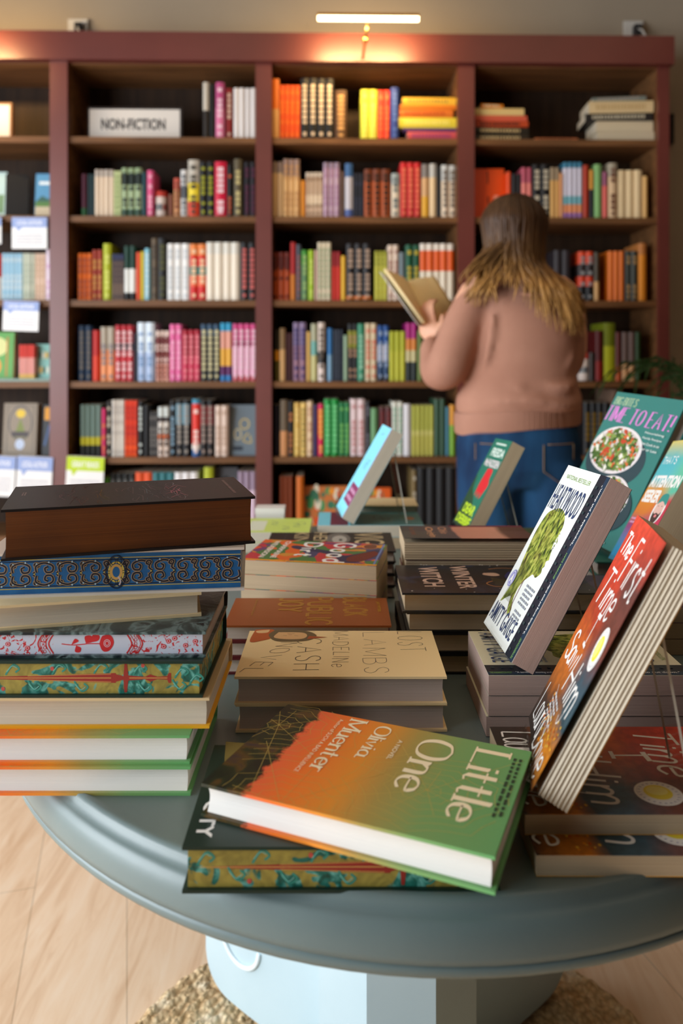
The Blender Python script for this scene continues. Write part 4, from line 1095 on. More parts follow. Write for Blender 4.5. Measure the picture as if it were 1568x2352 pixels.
# --- colourful paperback
def gd_cover():
    t = NT('colour_block_jacket', .4, .45)
    v = t.n('TexVoronoi'); v.inputs['Scale'].default_value = 15; nn = t.n('TexNoise'); nn.inputs['Scale'].default_value = 9
    t.l(t.mapping((1, .8, 1)), nn.inputs['Vector']); t.l(t.mix(.25, nn.outputs['Color'], nn.outputs['Color']), v.inputs['Vector'])
    v.inputs['Scale'].default_value = 9
    s = t.n('SeparateColor'); t.l(v.outputs['Color'], s.inputs[0])
    return t.color(t.ramp(s.outputs[0], [(0, (196, 50, 60)), (.16, (226, 100, 34)), (.34, (70, 120, 60)), (.48, (210, 140, 50)), (.6, (226, 84, 40)), (.74, (110, 60, 110)), (.86, (60, 60, 100))], 'CONSTANT'))
def gd_front(f):
    f.poly([(.45, .66), (.62, .72), (.5, .82), (.3, .95), (.5, .98), (.88, .86), (.9, .74), (.7, .66), (.55, .55), (.4, .3), (.25, .3), (.42, .55)], mat((48, 44, 76), .5), True)
    f.poly([(.36, .93), (.5, .97), (.82, .88), (.86, .78), (.7, .76), (.5, .84)], mat((112, 40, 30), .5), True)
    f.rect(0, .98, .97, .985, mat((110, 130, 180), .5)); f.ring(.15, .88, .12, .06, .0016, mat((226, 150, 60), .5)); f.disc(.15, .88, .10, .05, mat((120, 70, 50), .5))
    f.pen('Good', .05, .92, .60, .76, WHT, .0052, gap=.3); f.pen('Dirt', .09, .72, .36, .49, WHT, .0050, gap=.28)
    f.text('CHARMAINE', .06, .86, .19, .235, mat((240, 226, 214), .5), .03); f.text('WILKERSON', .06, .86, .10, .145, mat((240, 226, 214), .5), .03)
    f.rect(.945, 1.0, 0, 1, mat((232, 158, 40), .5)); f.text('"A BEAUTIFULLY IMAGINED FAMILY SAGA', .955, .985, .3, .92, mat((120, 60, 20), .5), 0, 0, 1, 1)
GDC = gd_cover()
for k in range(5):
    lab = ['bright multicoloured paperback lying on top of its stack behind the brown book', 'thick paperback directly under the multicoloured one', 'third paperback down under the multicoloured one', 'fourth paperback down under the multicoloured one', 'lowest paperback of the multicoloured stack'][k]
    lay(book(lab, .122, .1877, .0199, GDC, P_TAN, False, front=gd_front if k == 0 else None), -.1384+.0004*(k % 2), 1.0688, .278+.02*k, .0199, -10.3, .122)
# --- black book VIGIL
def vig_front(f):
    f.disc(.38, .56, .3, .1, mat((110, 106, 100), .5)); f.disc(.42, .57, .2, .06, mat((176, 172, 162), .5)); f.disc(.45, .58, .06, .015, mat((90, 86, 80), .5))
    f.text('VIGIL', .06, .97, .69, .93, mat((206, 184, 140), .5), .0); f.text('HENN', .0+.05, .9, .36, .47, mat((206, 184, 140), .5)); f.text('KINNE', .05, .95, .2, .32, mat((206, 184, 140), .5)); f.line([(.1, .13), (.9, .12)], .0008, mat((80, 76, 76), .5))
for k in range(4):
    lab = ['black hardcover with large pale capitals behind the multicoloured paperback', 'black hardcover second from the top behind the multicoloured paperback', 'black hardcover third from the top behind the multicoloured paperback', 'lowest black hardcover behind the multicoloured paperback'][k]
    lay(book(lab, .137, .207, .0185, mat((30, 28, 28), .45), P_CREAM, True, front=vig_front if k == 0 else None), -.1215-.002*(k % 2), 1.217, .3036+.0186*k, .0185, 0, .137)
# --- winter witch stack
def night():
    t = NT('night_sky_jacket', .38, .45); n = t.noise(t.mapping((1, 1, 1)), 26, 5, 1.5)
    return t.color(t.ramp(n, [(.3, (10, 12, 18)), (.55, (16, 20, 30)), (.7, (24, 40, 66))]))
NI = night()
def ww_front(f):
    P = mat((214, 180, 160), .5)
    f.text('WITCH', .12, .80, .125, .235, P, .02); f.text('WINTER', .08, .86, .305, .40, P, .02)
    f.poly([(.3, .62), (.5, .58), (.72, .64), (.75, .8), (.5, .88), (.3, .8)], mat((36, 40, 96), .5), True)
    AN = mat((176, 116, 66), .5)
    f.line([(.62, .50), (.7, .46), (.8, .5), (.78, .58)], .0016, AN, True); f.line([(.72, .56), (.86, .6), (.92, .72)], .0018, AN, True); f.line([(.8, .6), (.9, .58)], .0012, AN); f.line([(.2, .52), (.16, .6), (.2, .72)], .0014, AN, True)
    f.poly([(.34, .48), (.4, .47), (.45, .52), (.42, .56), (.34, .54)], mat((196, 160, 136), .5), True)
    for i in range(8): f.line([(.5+.04*i, .5), (.62+.04*i, .58+.01*i)], .0006, mat((120, 110, 40), .5))
    r2 = random.Random(2)
    for i in range(26):
        a = r2.uniform(.001, .0016); f.disc(r2.choice([r2.uniform(.86, .98), r2.uniform(0.02, .08)]), r2.uniform(.03, .97), .011*r2.uniform(.4, 1), .006*r2.uniform(.4, 1), mat((226, 220, 214), .5), 8)
for k in range(4):
    lab = ['midnight blue hardcover with pale title, top of its stack behind the tree cover book', 'black edged hardcover directly under the midnight blue one', 'black edged hardcover third in the midnight blue stack', 'lowest black edged hardcover of the midnight blue stack'][k]
    lay(book(lab, .13, .235, .0243, NI if k == 0 else BLK, P_TAN, True, front=ww_front if k == 0 else None), .0725+[0, .006, -.0, .002][k], .925+[0, .004, .002, 0][k], .2806+.0244*k, .0243, 0, .13)
# --- curled paperbacks
def cho_cover():
    t = NT('dark_and_peach_jacket', .35, .45); v = t.axis(1, 0, .185, .05, 14)
    return t.color(t.ramp(v, [(.0, (52, 56, 64)), (.41, (56, 60, 70)), (.43, (206, 140, 116)), (.75, (216, 150, 124)), (.8, (90, 44, 30)), (.95, (60, 30, 26))]))
CH = cho_cover()
def cho_front(f):
    f.text('Ohio', .1, .6, .30, .37, mat((190, 140, 110), .5), .02); f.text('Origin', .1, .9, .18, .26, mat((206, 150, 110), .5), .02); f.text('a novel', .15, .7, .07, .12, mat((150, 90, 60), .5)); f.rect(0, .08, .4, 1, mat((110, 34, 60), .5))
for k in range(5):
    lab = ['curling paperback with dark and peach cover beyond the midnight blue book', 'maroon covered paperback under the curling one', 'third wavy paged paperback under the curling one', 'fourth wavy paged paperback under the curling one', 'lowest wavy paged paperback under the curling one'][k]
    lay(book(lab, .108, .185, .0243, CH if k == 0 else mat((90, 24, 44), .45), P_TAN, False, front=cho_front if k == 0 else None, waves=True, lift=.006 if k == 0 else 0), .0875+.002*(k % 2), 1.076, .2562+.0244*k, .0243, -.5, .108)
# --- cyan stack
def cy_front(f):
    f.rect(0, 1, .0, .12, mat((126, 206, 224), .5)); f.rect(.0, 1, .12, .29, mat((110, 34, 60), .5)); f.rect(0, 1, .29, .31, mat((126, 206, 224), .5)); f.rect(.0, 1, .31, 1, mat((64, 120, 122), .5))
    f.ring(.4, .58, .12, .04, .003, mat((40, 70, 76), .5)); f.ring(.55, .66, .1, .03, .003, mat((40, 70, 76), .5)); f.disc(.5, .9, .1, .04, mat((160, 100, 60), .5))
CYN = mat((134, 216, 234), .45)
lay(book('teal and cyan paperback carrying the display stand at the far side of the table', .13, .21, .0235, CYN, P_CREAM, False, front=cy_front), -.0476, 1.53, .3305, .0235, 0, .13)
lay(book('thick paperback under the teal and cyan one', .13, .21, .0235, mat((60, 110, 116), .5), P_TAN, False), -.0456, 1.53, .3542, .0235, 0, .13)
# --- lime stack
def lime_front(f):
    IN = mat((50, 90, 110), .5)
    for x, y in ((.3, .2), (.5, .3), (.6, .5), (.35, .62), (.5, .85), (.7, .75)): f.line([(x-.12, y-.03), (x, y+.04), (x+.1, y-.02), (x+.16, y+.05)], .0016, IN, True)
    f.rect(.2, .9, .38, .55, mat((226, 230, 206), .5)); f.ring(.4, .9, .1, .04, .001, IN)
lay(book('lime green illustrated paperback at the far left of the table', .13, .2, .02, mat((206, 224, 110), .5), P_CREAM, False, front=lime_front), -.262, 1.50, .3372, .02, 0, .13)
lay(book('plain paperback under the lime green one', .13, .2, .0206, mat((180, 190, 120), .5), P_CREAM, False), -.264, 1.50, .3573, .0206, 0, .13)
bx = MB(); bx.box((0, 0, 0), (.06, .04, .0555), mat((226, 220, 212), .5)); bx.box((-.001, -.001, .044), (.061, .041, .0565), mat((232, 226, 220), .5)); Face(bx, Matrix(((1, 0, 0, 0), (0, 0, -1, -.0012), (0, 1, 0, 0), (0, 0, 0, 1))), .06, .056).smallprint(.15, .9, .25, .6, 2, mat((190, 184, 184), .5), 9)
o = bx.build('card_box'); o.matrix_world = Matrix.Translation((-.183, 1.655, TZ+.0003)); tag(o, 'small white lidded box behind the lime green paperback', 'box')
lay(book('pale cream hardcover behind the teal display stack', .1, .145, .03, mat((226, 206, 160), .5), P_CREAM, True), .02, 1.668, .318, .03, 0, .1)
lay(book('pale cream hardcover lowest behind the teal display stack', .1, .145, .0297, mat((226, 206, 160), .5), P_CREAM, True), .023, 1.668, .3482, .0297, 0, .1)
# --- heartwood
HWW, HWL = .125, .203
def bark():
    t = NT('tree_profile_print', .55, .3); n = t.noise(t.mapping((1, .5, 1)), 170, 4, .6); n2 = t.noise(t.mapping((1, 1, 1)), 50, 3)
    c = t.ramp(n, [(.36, (40, 56, 16)), (.5, (130, 146, 46)), (.62, (186, 190, 90))]); return t.color(t.mix(t.ramp(n2, [(.45, (0, 0, 0)), (.75, (150, 150, 150))]), c, (150, 90, 60)))
BK_ = bark()
def heart_front(f):
    NVY = mat((50, 66, 104), .5)
    f.rect(.795, 1.0, 0, 1, mat((12, 26, 40), .35)); f.rect(.93, .99, 0, 1, mat((14, 48, 72), .35))
    # tree shaped like a profile
    f.poly([(.22, .74), (.36, .76), (.50, .745), (.60, .69), (.61, .63), (.60, .58), (.66, .52), (.68, .50), (.64, .485), (.66, .46), (.64, .445), (.66, .42), (.60, .385), (.52, .39), (.47, .37), (.40, .33), (.36, .28), (.38, .22), (.46, .17), (.44, .13), (.36, .17), (.30, .22), (.22, .20), (.12, .16), (.16, .24), (.18, .32), (.14, .40), (.10, .50), (.08, .60), (.12, .70)], BK_, True)
    r2 = random.Random(11)
    for i in range(150):
        a = r2.uniform(0, 2*PI); x = .36+.27*math.cos(a)*r2.uniform(.8, 1.05); y = .58+.16*math.sin(a)*r2.uniform(.85, 1.08)
        if x > .05: f.poly([(x, y), (x+r2.uniform(.008, .03), y+r2.uniform(-.01, .01)), (x+r2.uniform(.0, .02), y+r2.uniform(.006, .016))], BK_)
    for i in range(16): x = .17+.012*i; f.line([(x, .42+.01*math.sin(i)), (x-.02, .26), (x-.03+.004*i, .19)], .0005, mat((90, 100, 40), .5), True)
    f.line([(.40, .34), (.42, .2), (.5, .13)], .0012, mat((120, 60, 60), .5), True); f.line([(.3, .24), (.4, .13)], .0008, mat((120, 70, 60), .5))
    f.text('NATIONAL BESTSELLER', .12, .70, .925, .95, mat((130, 160, 80), .5))
    f.text('HEARTWOOD', .045, .745, .735, .885, NVY, .004, 0, 1.14); f.text('AMITY GAIGE', .05, .745, .05, .155, NVY, .004, 0, 1.14)
    f.disc(.12, .30, .07, .05, mat((150, 150, 206), .5)); f.ring(.12, .30, .055, .04, .0006, WHT); f.text('A', .08, .16, .275, .325, WHT, .05)
    f.smallprint(.52, .74, .22, .34, 5, mat((150, 156, 166), .5), 5); f.smallprint(.54, .72, .13, .2, 3, mat((150, 156, 166), .5), 6)
    f.text('"Impossible to put down."', .935, .975, .62, .95, WHT, .01, 0, 1, 1); f.text('JENNIFER EGAN', .94, .975, .44, .58, mat((130, 180, 90), .5), 0, 0, 1, 1)
    f.text('"A terrifically moving and tense thriller."', .935, .975, .14, .42, WHT, .01, 0, 1, 1); f.text('THE WASHINGTON POST', .94, .975, .01, .12, mat((130, 180, 90), .5), 0, 0, 1, 1)
    for i in range(20): f.rect(.83, .87, .03+.047*i, .045+.047*i, mat((40, 56, 60), .5))
HWC = mat((236, 240, 234), .45); HWY = mat((228, 222, 190), .45)
def R4(Rm, pos): return Matrix(((Rm[0][0], Rm[0][1], Rm[0][2], pos[0]), (Rm[1][0], Rm[1][1], Rm[1][2], pos[1]), (Rm[2][0], Rm[2][1], Rm[2][2], pos[2]+CAM_Z), (0, 0, 0, 1)))
def heart(label, c, W=HWW, T=.0207, front=True): return book(label, W, HWL, T, c, P_PINK, False, front=heart_front if front else None, back=mat((16, 30, 44), .4), spine=c)
HS = ['white paperback with a tree profile lying on top of the stack under its standing copy', 'paperback second in the stack under the standing tree profile book', 'lowest paperback in the stack under the standing tree profile book']
for k in range(3): lay(heart(HS[k], HWY, front=k == 0), .1463-.002*(k == 2), .7707+.001*k, .3156+.0208*k, .0207, 0, HWW)
# --- first time
def ft_cover():
    t = NT('fiery_sunset_jacket', .35, .45); v = t.axis(1, 0, .213, .30, 16)
    a = t.ramp(v, [(.0, (40, 34, 30)), (.16, (70, 50, 40)), (.28, (176, 96, 26)), (.42, (214, 110, 24)), (.55, (176, 60, 26)), (.72, (206, 62, 34)), (1, (232, 76, 50))])
    b = t.ramp(v, [(.0, (60, 40, 30)), (.15, (214, 130, 30)), (.24, (50, 80, 90)), (.4, (60, 90, 104)), (.55, (120, 60, 46)), (.8, (104, 54, 50)), (1, (214, 66, 44))])
    u = t.axis(0, 0, .14, .5, 14)
    c = t.mix(t.ramp(u, [(.4, (0, 0, 0)), (.7, (255, 255, 255))]), a, b)
    n = t.noise(t.mapping((1, 1, 1)), 120, 3); c = t.mix(.25, c, t.ramp(n, [(.4, (60, 40, 30)), (.6, (255, 255, 255))]), 'MULTIPLY')
    return t.color(c)
FTC = ft_cover()
def ft_front(f, badge=True):
    f.pen('The', .06, .30, .83, .925, WHT, .0030, gap=.2, slant=.15); f.pen('First', .34, .93, .74, .94, WHT, .0030, gap=.2, slant=.2)
    f.pen('Time', .10, .62, .60, .76, WHT, .0028, gap=.18, slant=.2)
    f.pen('I', .36, .40, .455, .585, WHT, .0022); f.line([(.33, .455), (.42, .452)], .0036, WHT); f.line([(.34, .585), (.45, .59)], .0046, WHT)
    f.pen('Saw', .07, .40, .33, .46, WHT, .0030, gap=.08, slant=.15); f.pen('Him', .42, .90, .26, .43, WHT, .0030, gap=.2, slant=.15)
    f.disc(.80, .53, .125, .088, WHT); f.ring(.80, .53, .11, .078, .0003, mat((190, 186, 196), .5)); f.disc(.79, .53, .075, .052, mat((238, 220, 60), .5)); f.disc(.775, .53, .045, .04, mat((244, 234, 130), .5))
    for k in range(22):
        a = 2*PI*k/22; f.disc(.80+.1*math.cos(a), .53+.07*math.sin(a), .004, .006, mat((150, 150, 170), .5), 6)
    f.line([(.70, .225), (.74, .2), (.78, .22), (.80, .26)], .0012, WHT, True); f.line([(.30, .25), (.66, .135)], .0006, WHT); f.line([(.3, .2), (.56, .1)], .0006, WHT)
    f.smallprint(.32, .62, .13, .23, 4, mat((206, 204, 204), .5), 8)
    f.pen('Laura', .08, .42, .04, .20, WHT, .0018, gap=.1, slant=.1, warp=lambda p: (p[0], p[1]-.05*(p[0]-.1))); f.pen('Dave', .42, .92, .01, .15, WHT, .0022, gap=.08, slant=.1)
    r2 = random.Random(6)
    for i in range(70):
        x = r2.uniform(.3, .98); y = .05+.2*abs(x-.55)+r2.uniform(0, .12); f.disc(x, y, r2.uniform(.004, .014), r2.uniform(.003, .01), mat(r2.choice([(232, 150, 30), (200, 96, 20), (240, 190, 70)]), .5), 6)
def first(label, T=.0158, **k): return book(label, .14, .213, T, FTC, P_TAN if 'waves' not in k else P_CREAM, False, front=ft_front, back=mat((226, 160, 30), .45), **k)
lay(first('flame coloured paperback lying beneath its standing copy'), .139, .5877, .346, .0158, 0, .14)
lay(first('flame coloured paperback with yellow back cover, lowest at the right table front'), .142, .5645, .362, .0158, -.3, .14)
# --- att stack, tte stack, freida stack
def pastel(name, stops, ax=1, hi=.2, wob=.2):
    t = NT(name, .4, .45); return t.color(t.ramp(t.axis(ax, 0, hi, wob, 12), stops))
AT = [('colourful paperback lying under the rainbow display book', mat((70, 60, 90), .45)), ('dark red backed paperback second under the rainbow display book', mat((110, 26, 34), .45)), ('third paperback under the rainbow display book', mat((60, 80, 60), .45))]
for k, (lb, m_) in enumerate(AT): lay(book(lb, .145, .215, .0204, m_, P_TAN, False), .323+.003*(k == 1), .985, .3165+.0205*k, .0204, 0, .145)
for k in range(3): lay(book(['teal cookbook lying under its standing copy', 'second teal cookbook lying under the standing one', 'lowest teal cookbook under the standing one'][k], .2, .2, .0218, mat((48, 110, 100), .4), P_GREY, True), .39, 1.185, .3122+.0219*k, .0218, 0, .2)
for k in range(2): lay(book(['green paperback lying under the standing green thriller', 'lowest green paperback under the standing thriller'][k], .125, .17, .0257, mat((36, 110, 80), .45), P_TAN, False), .213, 1.365, .3263+.0258*k, .0257, 0, .125)

# ------------------------------------------------------------------ standing display books and their clear stands
def acrylic():
    m = bpy.data.materials.new('clear_acrylic'); m.use_nodes = True; t = m.node_tree
    for n in list(t.nodes):
        if n.type != 'OUTPUT_MATERIAL': t.nodes.remove(n)
    tr = t.nodes.new('ShaderNodeBsdfTransparent'); tr.inputs[0].default_value = (.97, .97, .96, 1)
    gl = t.nodes.new('ShaderNodeBsdfGlossy'); gl.inputs['Roughness'].default_value = .06
    fr = t.nodes.new('ShaderNodeValue'); fr.outputs[0].default_value = .07
    mx = t.nodes.new('ShaderNodeMixShader'); out = [n for n in t.nodes if n.type == 'OUTPUT_MATERIAL'][0]
    t.links.new(fr.outputs[0], mx.inputs[0]); t.links.new(tr.outputs[0], mx.inputs[1]); t.links.new(gl.outputs[0], mx.inputs[2]); t.links.new(mx.outputs[0], out.inputs[0])
    return m
AC = acrylic(); ACE = mat((196, 190, 176), .15, 0, 0, .6)
def stand(M, W, L, T, zfloor, lab, up=.62, wl=(.2, .8)):
    """clear bent stand: back plate, ledge with lip, rear leg down to the surface"""
    r = empty('display_stand', Matrix.Translation(M @ Vector((W/2, 0, 0)))); tag(r, lab, 'stand', 'clear stands holding the display books')
    Mi = r.matrix_world.inverted(); ML = Mi @ M
    x0, x1 = W*wl[0], W*wl[1]
    p = MB(); p.box((x0, -.001, -.0032), (x1, L*up, -.0012), AC, ML); p.box((x0, -.0032, -.0032), (x1, -.0012, T+.006), AC, ML); p.box((x0, -.0032, T+.006), (x1, .005, T+.0075), AC, ML)
    p.box((x0-.0006, 0, -.0032), (x0, L*up, -.0012), ACE, ML); p.box((x1, 0, -.0032), (x1+.0006, L*up, -.0012), ACE, ML); p.build('back_plate', r)
    g = MB(); a = M @ Vector((x0, L*up, -.003)); b = M @ Vector((x1, L*up, -.003))
    dn = lambda v, o=0: Vector((v.x+.025+o, v.y, zfloor))
    tk = Vector((.002, 0, 0)); P = [a, b, dn(b), dn(a)]
    P = [Mi @ v for v in P]+[Mi @ (v+tk) for v in P]
    g.add(P, [(0, 1, 2, 3), (7, 6, 5, 4), (0, 4, 5, 1), (3, 2, 6, 7)], AC); g.add(P, [(1, 5, 6, 2), (0, 3, 7, 4)], ACE); g.build('rear_leg', r)
Mh = R4([[0.0211, 0.4878, -0.8727], [-0.9988, 0.0486, 0.003], [0.0439, 0.8716, 0.4883]], (.182, .8791, -.3115))
o = heart('white paperback with a tree profile standing on a clear stand', HWC, .132, .024); o.matrix_world = Mh; stand(Mh, .132, .203, .024, CAM_Z-.3153, 'clear stand behind the standing white tree profile book')
Mf_ = R4([[-0.1866, 0.4517, -0.8724], [-0.982, -0.0581, 0.18], [0.0306, 0.8903, 0.4544]], (.1943, .7141, -.3435))
o = first('flame coloured paperback with a round yellow badge standing at the right front', .024, waves=True, lift=.006, bulge=.0); o.matrix_world = Mf_; stand(Mf_, .14, .213, .024, CAM_Z-.3457, 'clear stand behind the flame coloured standing paperback', .7, (.25, .85))
def cy_front2(f):
    f.rect(0, 1, .0, 1, CYN); f.rect(.25, .98, .12, .33, mat((130, 50, 90), .5)); f.smallprint(.35, .9, .15, .3, 2, mat((200, 150, 180), .5), 3); f.rect(.96, 1, 0, 1, mat((176, 90, 130), .5)); f.line([(.4, .9), (.6, .92)], .002, mat((90, 130, 150), .5)); f.text('if', .4, .7, .5, .62, mat((110, 170, 190), .5))
Mc = R4([[0.091, 0.4945, -0.8644], [-0.9958, 0.0534, -0.0743], [0.0094, 0.8675, 0.4973]], (.0119, 1.6528, -.3285))
o = book('pale cyan paperback standing on a clear stand at the far side of the table', .13, .2, .026, CYN, P_CREAM, False, front=cy_front2); o.matrix_world = Mc; stand(Mc, .13, .2, .026, CAM_Z-.3303, 'clear stand behind the pale cyan paperback', .8, (.2, .9))
def fr_front(f):
    LM = mat((190, 220, 40), .5); RD_ = mat((206, 34, 40), .5)
    f.rect(0, 1, 0, 1, mat((24, 110, 88), .45)); f.poly([(0, 0), (1, 0), (.5, .3), (.2, .4), (0, .55)], mat((30, 70, 40), .5), True)
    f.text('FREIDA', .18, .92, .80, .895, mat((214, 226, 214), .5), .03); f.text('McFADDEN', .10, .94, .68, .765, mat((220, 206, 206), .5), .03); f.rect(.2, .8, .935, .955, mat((196, 214, 200), .5))
    f.poly([(.45, .66), (.75, .66), (.8, .56), (.9, .5), (.85, .42), (.75, .33), (.68, .40), (.6, .33), (.52, .40), (.44, .34), (.4, .46), (.42, .56)], RD_, True)
    f.text('DEAR', .2, .9, .14, .25, LM, .04); f.text('DEBBIE', .08, .95, .02, .12, LM, .04)
Mr = R4([[0.073, 0.4722, -0.8784], [-0.996, 0.0792, -0.0402], [0.0505, 0.8779, 0.4761]], (.236, 1.4812, -.3235))
o = book('green thriller with a red glove standing before the reader', .11, .178, .026, mat((24, 110, 88), .45), P_TAN, False, front=fr_front); o.matrix_world = Mr; stand(Mr, .11, .178, .026, CAM_Z-.326, 'clear stand behind the standing green thriller')
def tte_front(f):
    TE = mat((60, 126, 118), .4); PK = mat((222, 130, 206), .5); DK = mat((44, 66, 72), .5)
    f.pen('BIG BITES', .06, .40, .91, .965, mat((190, 206, 160), .5), .0007, .0020, True, slant=.15, gap=.26)
    f.pen('TIME TO EAT!', .03, .97, .79, .895, PK, .0010, .0042, True, slant=.15, gap=.27)
    def plate(cx, cy, rx, ry, sd):
        f.disc(cx+.05, cy-.06, rx*1.15, ry*1.15, DK, 40); f.disc(cx, cy, rx, ry, mat((226, 216, 214), .4), 40); f.disc(cx, cy, rx*.9, ry*.9, mat((206, 196, 186), .4), 36)
        r2 = random.Random(sd)
        for i in range(330):
            a = r2.uniform(0, 2*PI); q = math.sqrt(r2.random())*.86; x = cx+rx*q*math.cos(a); y = cy+ry*q*math.sin(a)
            s_ = r2.uniform(.02, .055); b = r2.uniform(0, PI); c = r2.choice([(96, 120, 50), (60, 90, 36), (130, 150, 76), (80, 106, 40), (210, 100, 50), (190, 70, 40), (230, 226, 210), (70, 100, 44), (160, 176, 90)])
            f.poly([(x+s_*math.cos(b), y+s_*.6*math.sin(b)), (x+s_*.5*math.cos(b+1.4), y+s_*.35*math.sin(b+1.4)), (x-s_*math.cos(b), y-s_*.6*math.sin(b)), (x+s_*.5*math.cos(b-1.5), y+s_*.35*math.sin(b-1.5))], mat(c, .5))
    plate(.40, .60, .36, .165, 4); plate(.62, .30, .26, .14, 9)
    for i, s_ in enumerate(('Nourishing', 'Family Recipes', 'That Cook in an', 'Hour or Less')): f.text(s_, .70, .95, .745-.035*i, .762-.035*i, mat((220, 226, 220), .5), .01)
    f.pen('MORE', .48, .80, .055, .105, mat((170, 206, 190), .5), .0008, .0028, True, gap=.14); f.smallprint(.45, .85, .02, .04, 1, mat((200, 214, 206), .5), 2)
Mt = R4([[0.1896, 0.4575, -0.8688], [-0.9815, 0.0627, -0.1812], [-0.0284, 0.887, 0.4609]], (.3964, 1.3937, -.3035))
o = book('teal cookbook with plates of salad standing at the right', .207, .262, .022, mat((56, 122, 114), .4), P_GREY, True, front=tte_front); o.matrix_world = Mt; stand(Mt, .207, .262, .022, CAM_Z-.312, 'clear stand behind the standing teal cookbook')
def at_cover():
    t = NT('rainbow_jacket', .35, .45); v = t.axis(1, 0, .2, .15, 10); u = t.axis(0, 0, .13, .3, 10)
    a = t.ramp(v, [(.1, (40, 150, 200)), (.3, (150, 60, 120)), (.42, (214, 120, 50)), (.6, (226, 150, 40)), (.68, (90, 190, 196)), (.85, (70, 180, 190)), (1, (226, 200, 90))])
    b = t.ramp(v, [(.1, (90, 60, 150)), (.3, (200, 50, 90)), (.5, (206, 60, 70)), (.58, (90, 190, 160)), (1, (110, 200, 160))])
    return t.color(t.mix(t.ramp(u, [(.5, (0, 0, 0)), (.85, (255, 255, 255))]), a, b))
def at_front(f):
    f.text('ATTENTION', .03, .97, .605, .705, WHT, .05); f.text('SEEKER', .05, .60, .48, .585, WHT, .05); f.pen("THAT'S", .05, .5, .8, .86, WHT, .0016)
    f.disc(.77, .43, .17, .115, WHT, 30); f.disc(.77, .44, .13, .095, mat((222, 180, 166), .5), 24); f.poly([(.64, .42), (.68, .35), (.77, .315), (.86, .35), (.9, .42), (.84, .4), (.77, .41), (.7, .4)], mat((70, 50, 46), .5), True)
    f.poly([(.63, .47), (.66, .54), (.77, .56), (.88, .54), (.91, .47), (.77, .5)], mat((50, 140, 130), .5), True); f.disc(.77, .385, .035, .012, mat((226, 130, 130), .5)); f.line([(.7, .46), (.73, .462)], .001, BLK); f.line([(.81, .46), (.84, .462)], .001, BLK)
    f.smallprint(.05, .35, .3, .36, 2, mat((226, 170, 206), .5), 7)
Ma = R4([[-0.0797, 0.5174, -0.852], [-0.9854, 0.0882, 0.1458], [0.1506, 0.8512, 0.5028]], (.432, 1.138, -.318))
o = book('rainbow coloured paperback with a bearded face sticker standing at the right edge', .13, .2, .045, at_cover(), P_TAN, False, front=at_front); o.matrix_world = Ma; stand(Ma, .13, .2, .045, CAM_Z-.3163, 'clear stand behind the rainbow coloured paperback')

# ================================================================== THE READER
PY = 2.45
def pp(x, y, Y=PY): return Vector(((x-CX)*Y/F_PX, Y, CAM_Z+(HOR-y)*Y/F_PX))
def ell(mb, c, r, mt, M=None, seg=24, rings=14):
    vs = []; c = Vector(c)
    for j in range(rings+1):
        a = PI*j/rings
        for i in range(seg):
            b = 2*PI*i/seg; p = Vector((r[0]*math.sin(a)*math.cos(b), r[1]*math.sin(a)*math.sin(b), r[2]*math.cos(a)))
            vs.append((M @ p if M else p)+c)
    fs = [(j*seg+i, (j+1)*seg+i, (j+1)*seg+(i+1) % seg, j*seg+(i+1) % seg) for j in range(rings) for i in range(seg)]
    mb.add(vs, fs, mt, None, True)
def loft(mb, rings, mt, seg=40):
    vs = []
    for (cx, cy, cz, rx, ry, e) in rings:
        for i in range(seg):
            a = 2*PI*i/seg; ca, sa = math.cos(a), math.sin(a)
            vs.append((cx+rx*math.copysign(abs(ca)**e, ca), cy+ry*math.copysign(abs(sa)**e, sa), cz))
    n = len(rings)
    fs = [(j*seg+i, j*seg+(i+1) % seg, (j+1)*seg+(i+1) % seg, (j+1)*seg+i) for j in range(n-1) for i in range(seg)]
    fs += [tuple(reversed(range(seg))), tuple(range((n-1)*seg, n*seg))]
    mb.add(vs, fs, mt, None, True)
def limb(mb, pts, mt, seg=16):
    """pts: (point, radius), smoothed"""
    P = [Vector(p) for p, r in pts]; out = []; rr = []
    for i in range(len(P)-1):
        a, b, c, d = P[max(i-1, 0)], P[i], P[i+1], P[min(i+2, len(P)-1)]
        for j in range(6):
            t = j/6; out.append(.5*((2*b)+(c-a)*t+(2*a-5*b+4*c-d)*t*t+(-a+3*b-3*c+d)*t**3)); rr.append(pts[i][1]*(1-t)+pts[i+1][1]*t)
    out.append(P[-1]); rr.append(pts[-1][1])
    mb.tube(out, rr, mt, seg)
    ell(mb, out[0], (rr[0],)*3, mt, None, 12, 8); ell(mb, out[-1], (rr[-1],)*3, mt, None, 12, 8)
def fuse(mb, name, parent, voxel, smooth=6, mt=None):
    o = mb.build(name); md = o.modifiers.new('r', 'REMESH'); md.mode = 'VOXEL'; md.voxel_size = voxel; md.use_smooth_shade = True
    s = o.modifiers.new('s', 'SMOOTH'); s.factor = .5; s.iterations = smooth
    bpy.context.view_layer.update()
    me = bpy.data.meshes.new_from_object(o.evaluated_get(bpy.context.evaluated_depsgraph_get()))
    me.name = name; o.modifiers.clear(); o.data = me
    if mt: me.materials.clear(); me.materials.append(mt)
    o.parent = parent
    if parent: o.matrix_parent_inverse = parent.matrix_world.inverted()
    return o
person = empty('person', Matrix.Translation((.56, PY, 0)))
tag(person, 'long haired person in a dusty pink sweater and jeans reading before the bookcase', 'person')
bpy.context.view_layer.update()
def skin():
    t = NT('skin', .5, .35); t.b.inputs['Subsurface Weight'].default_value = .1; t.b.inputs['Subsurface Radius'].default_value = (.01, .004, .002)
    return t.color(t.ramp(t.noise(t.tc.outputs['Object'], 20, 3), [(.3, (222, 164, 134)), (.7, (236, 184, 154))]))
SK = skin()
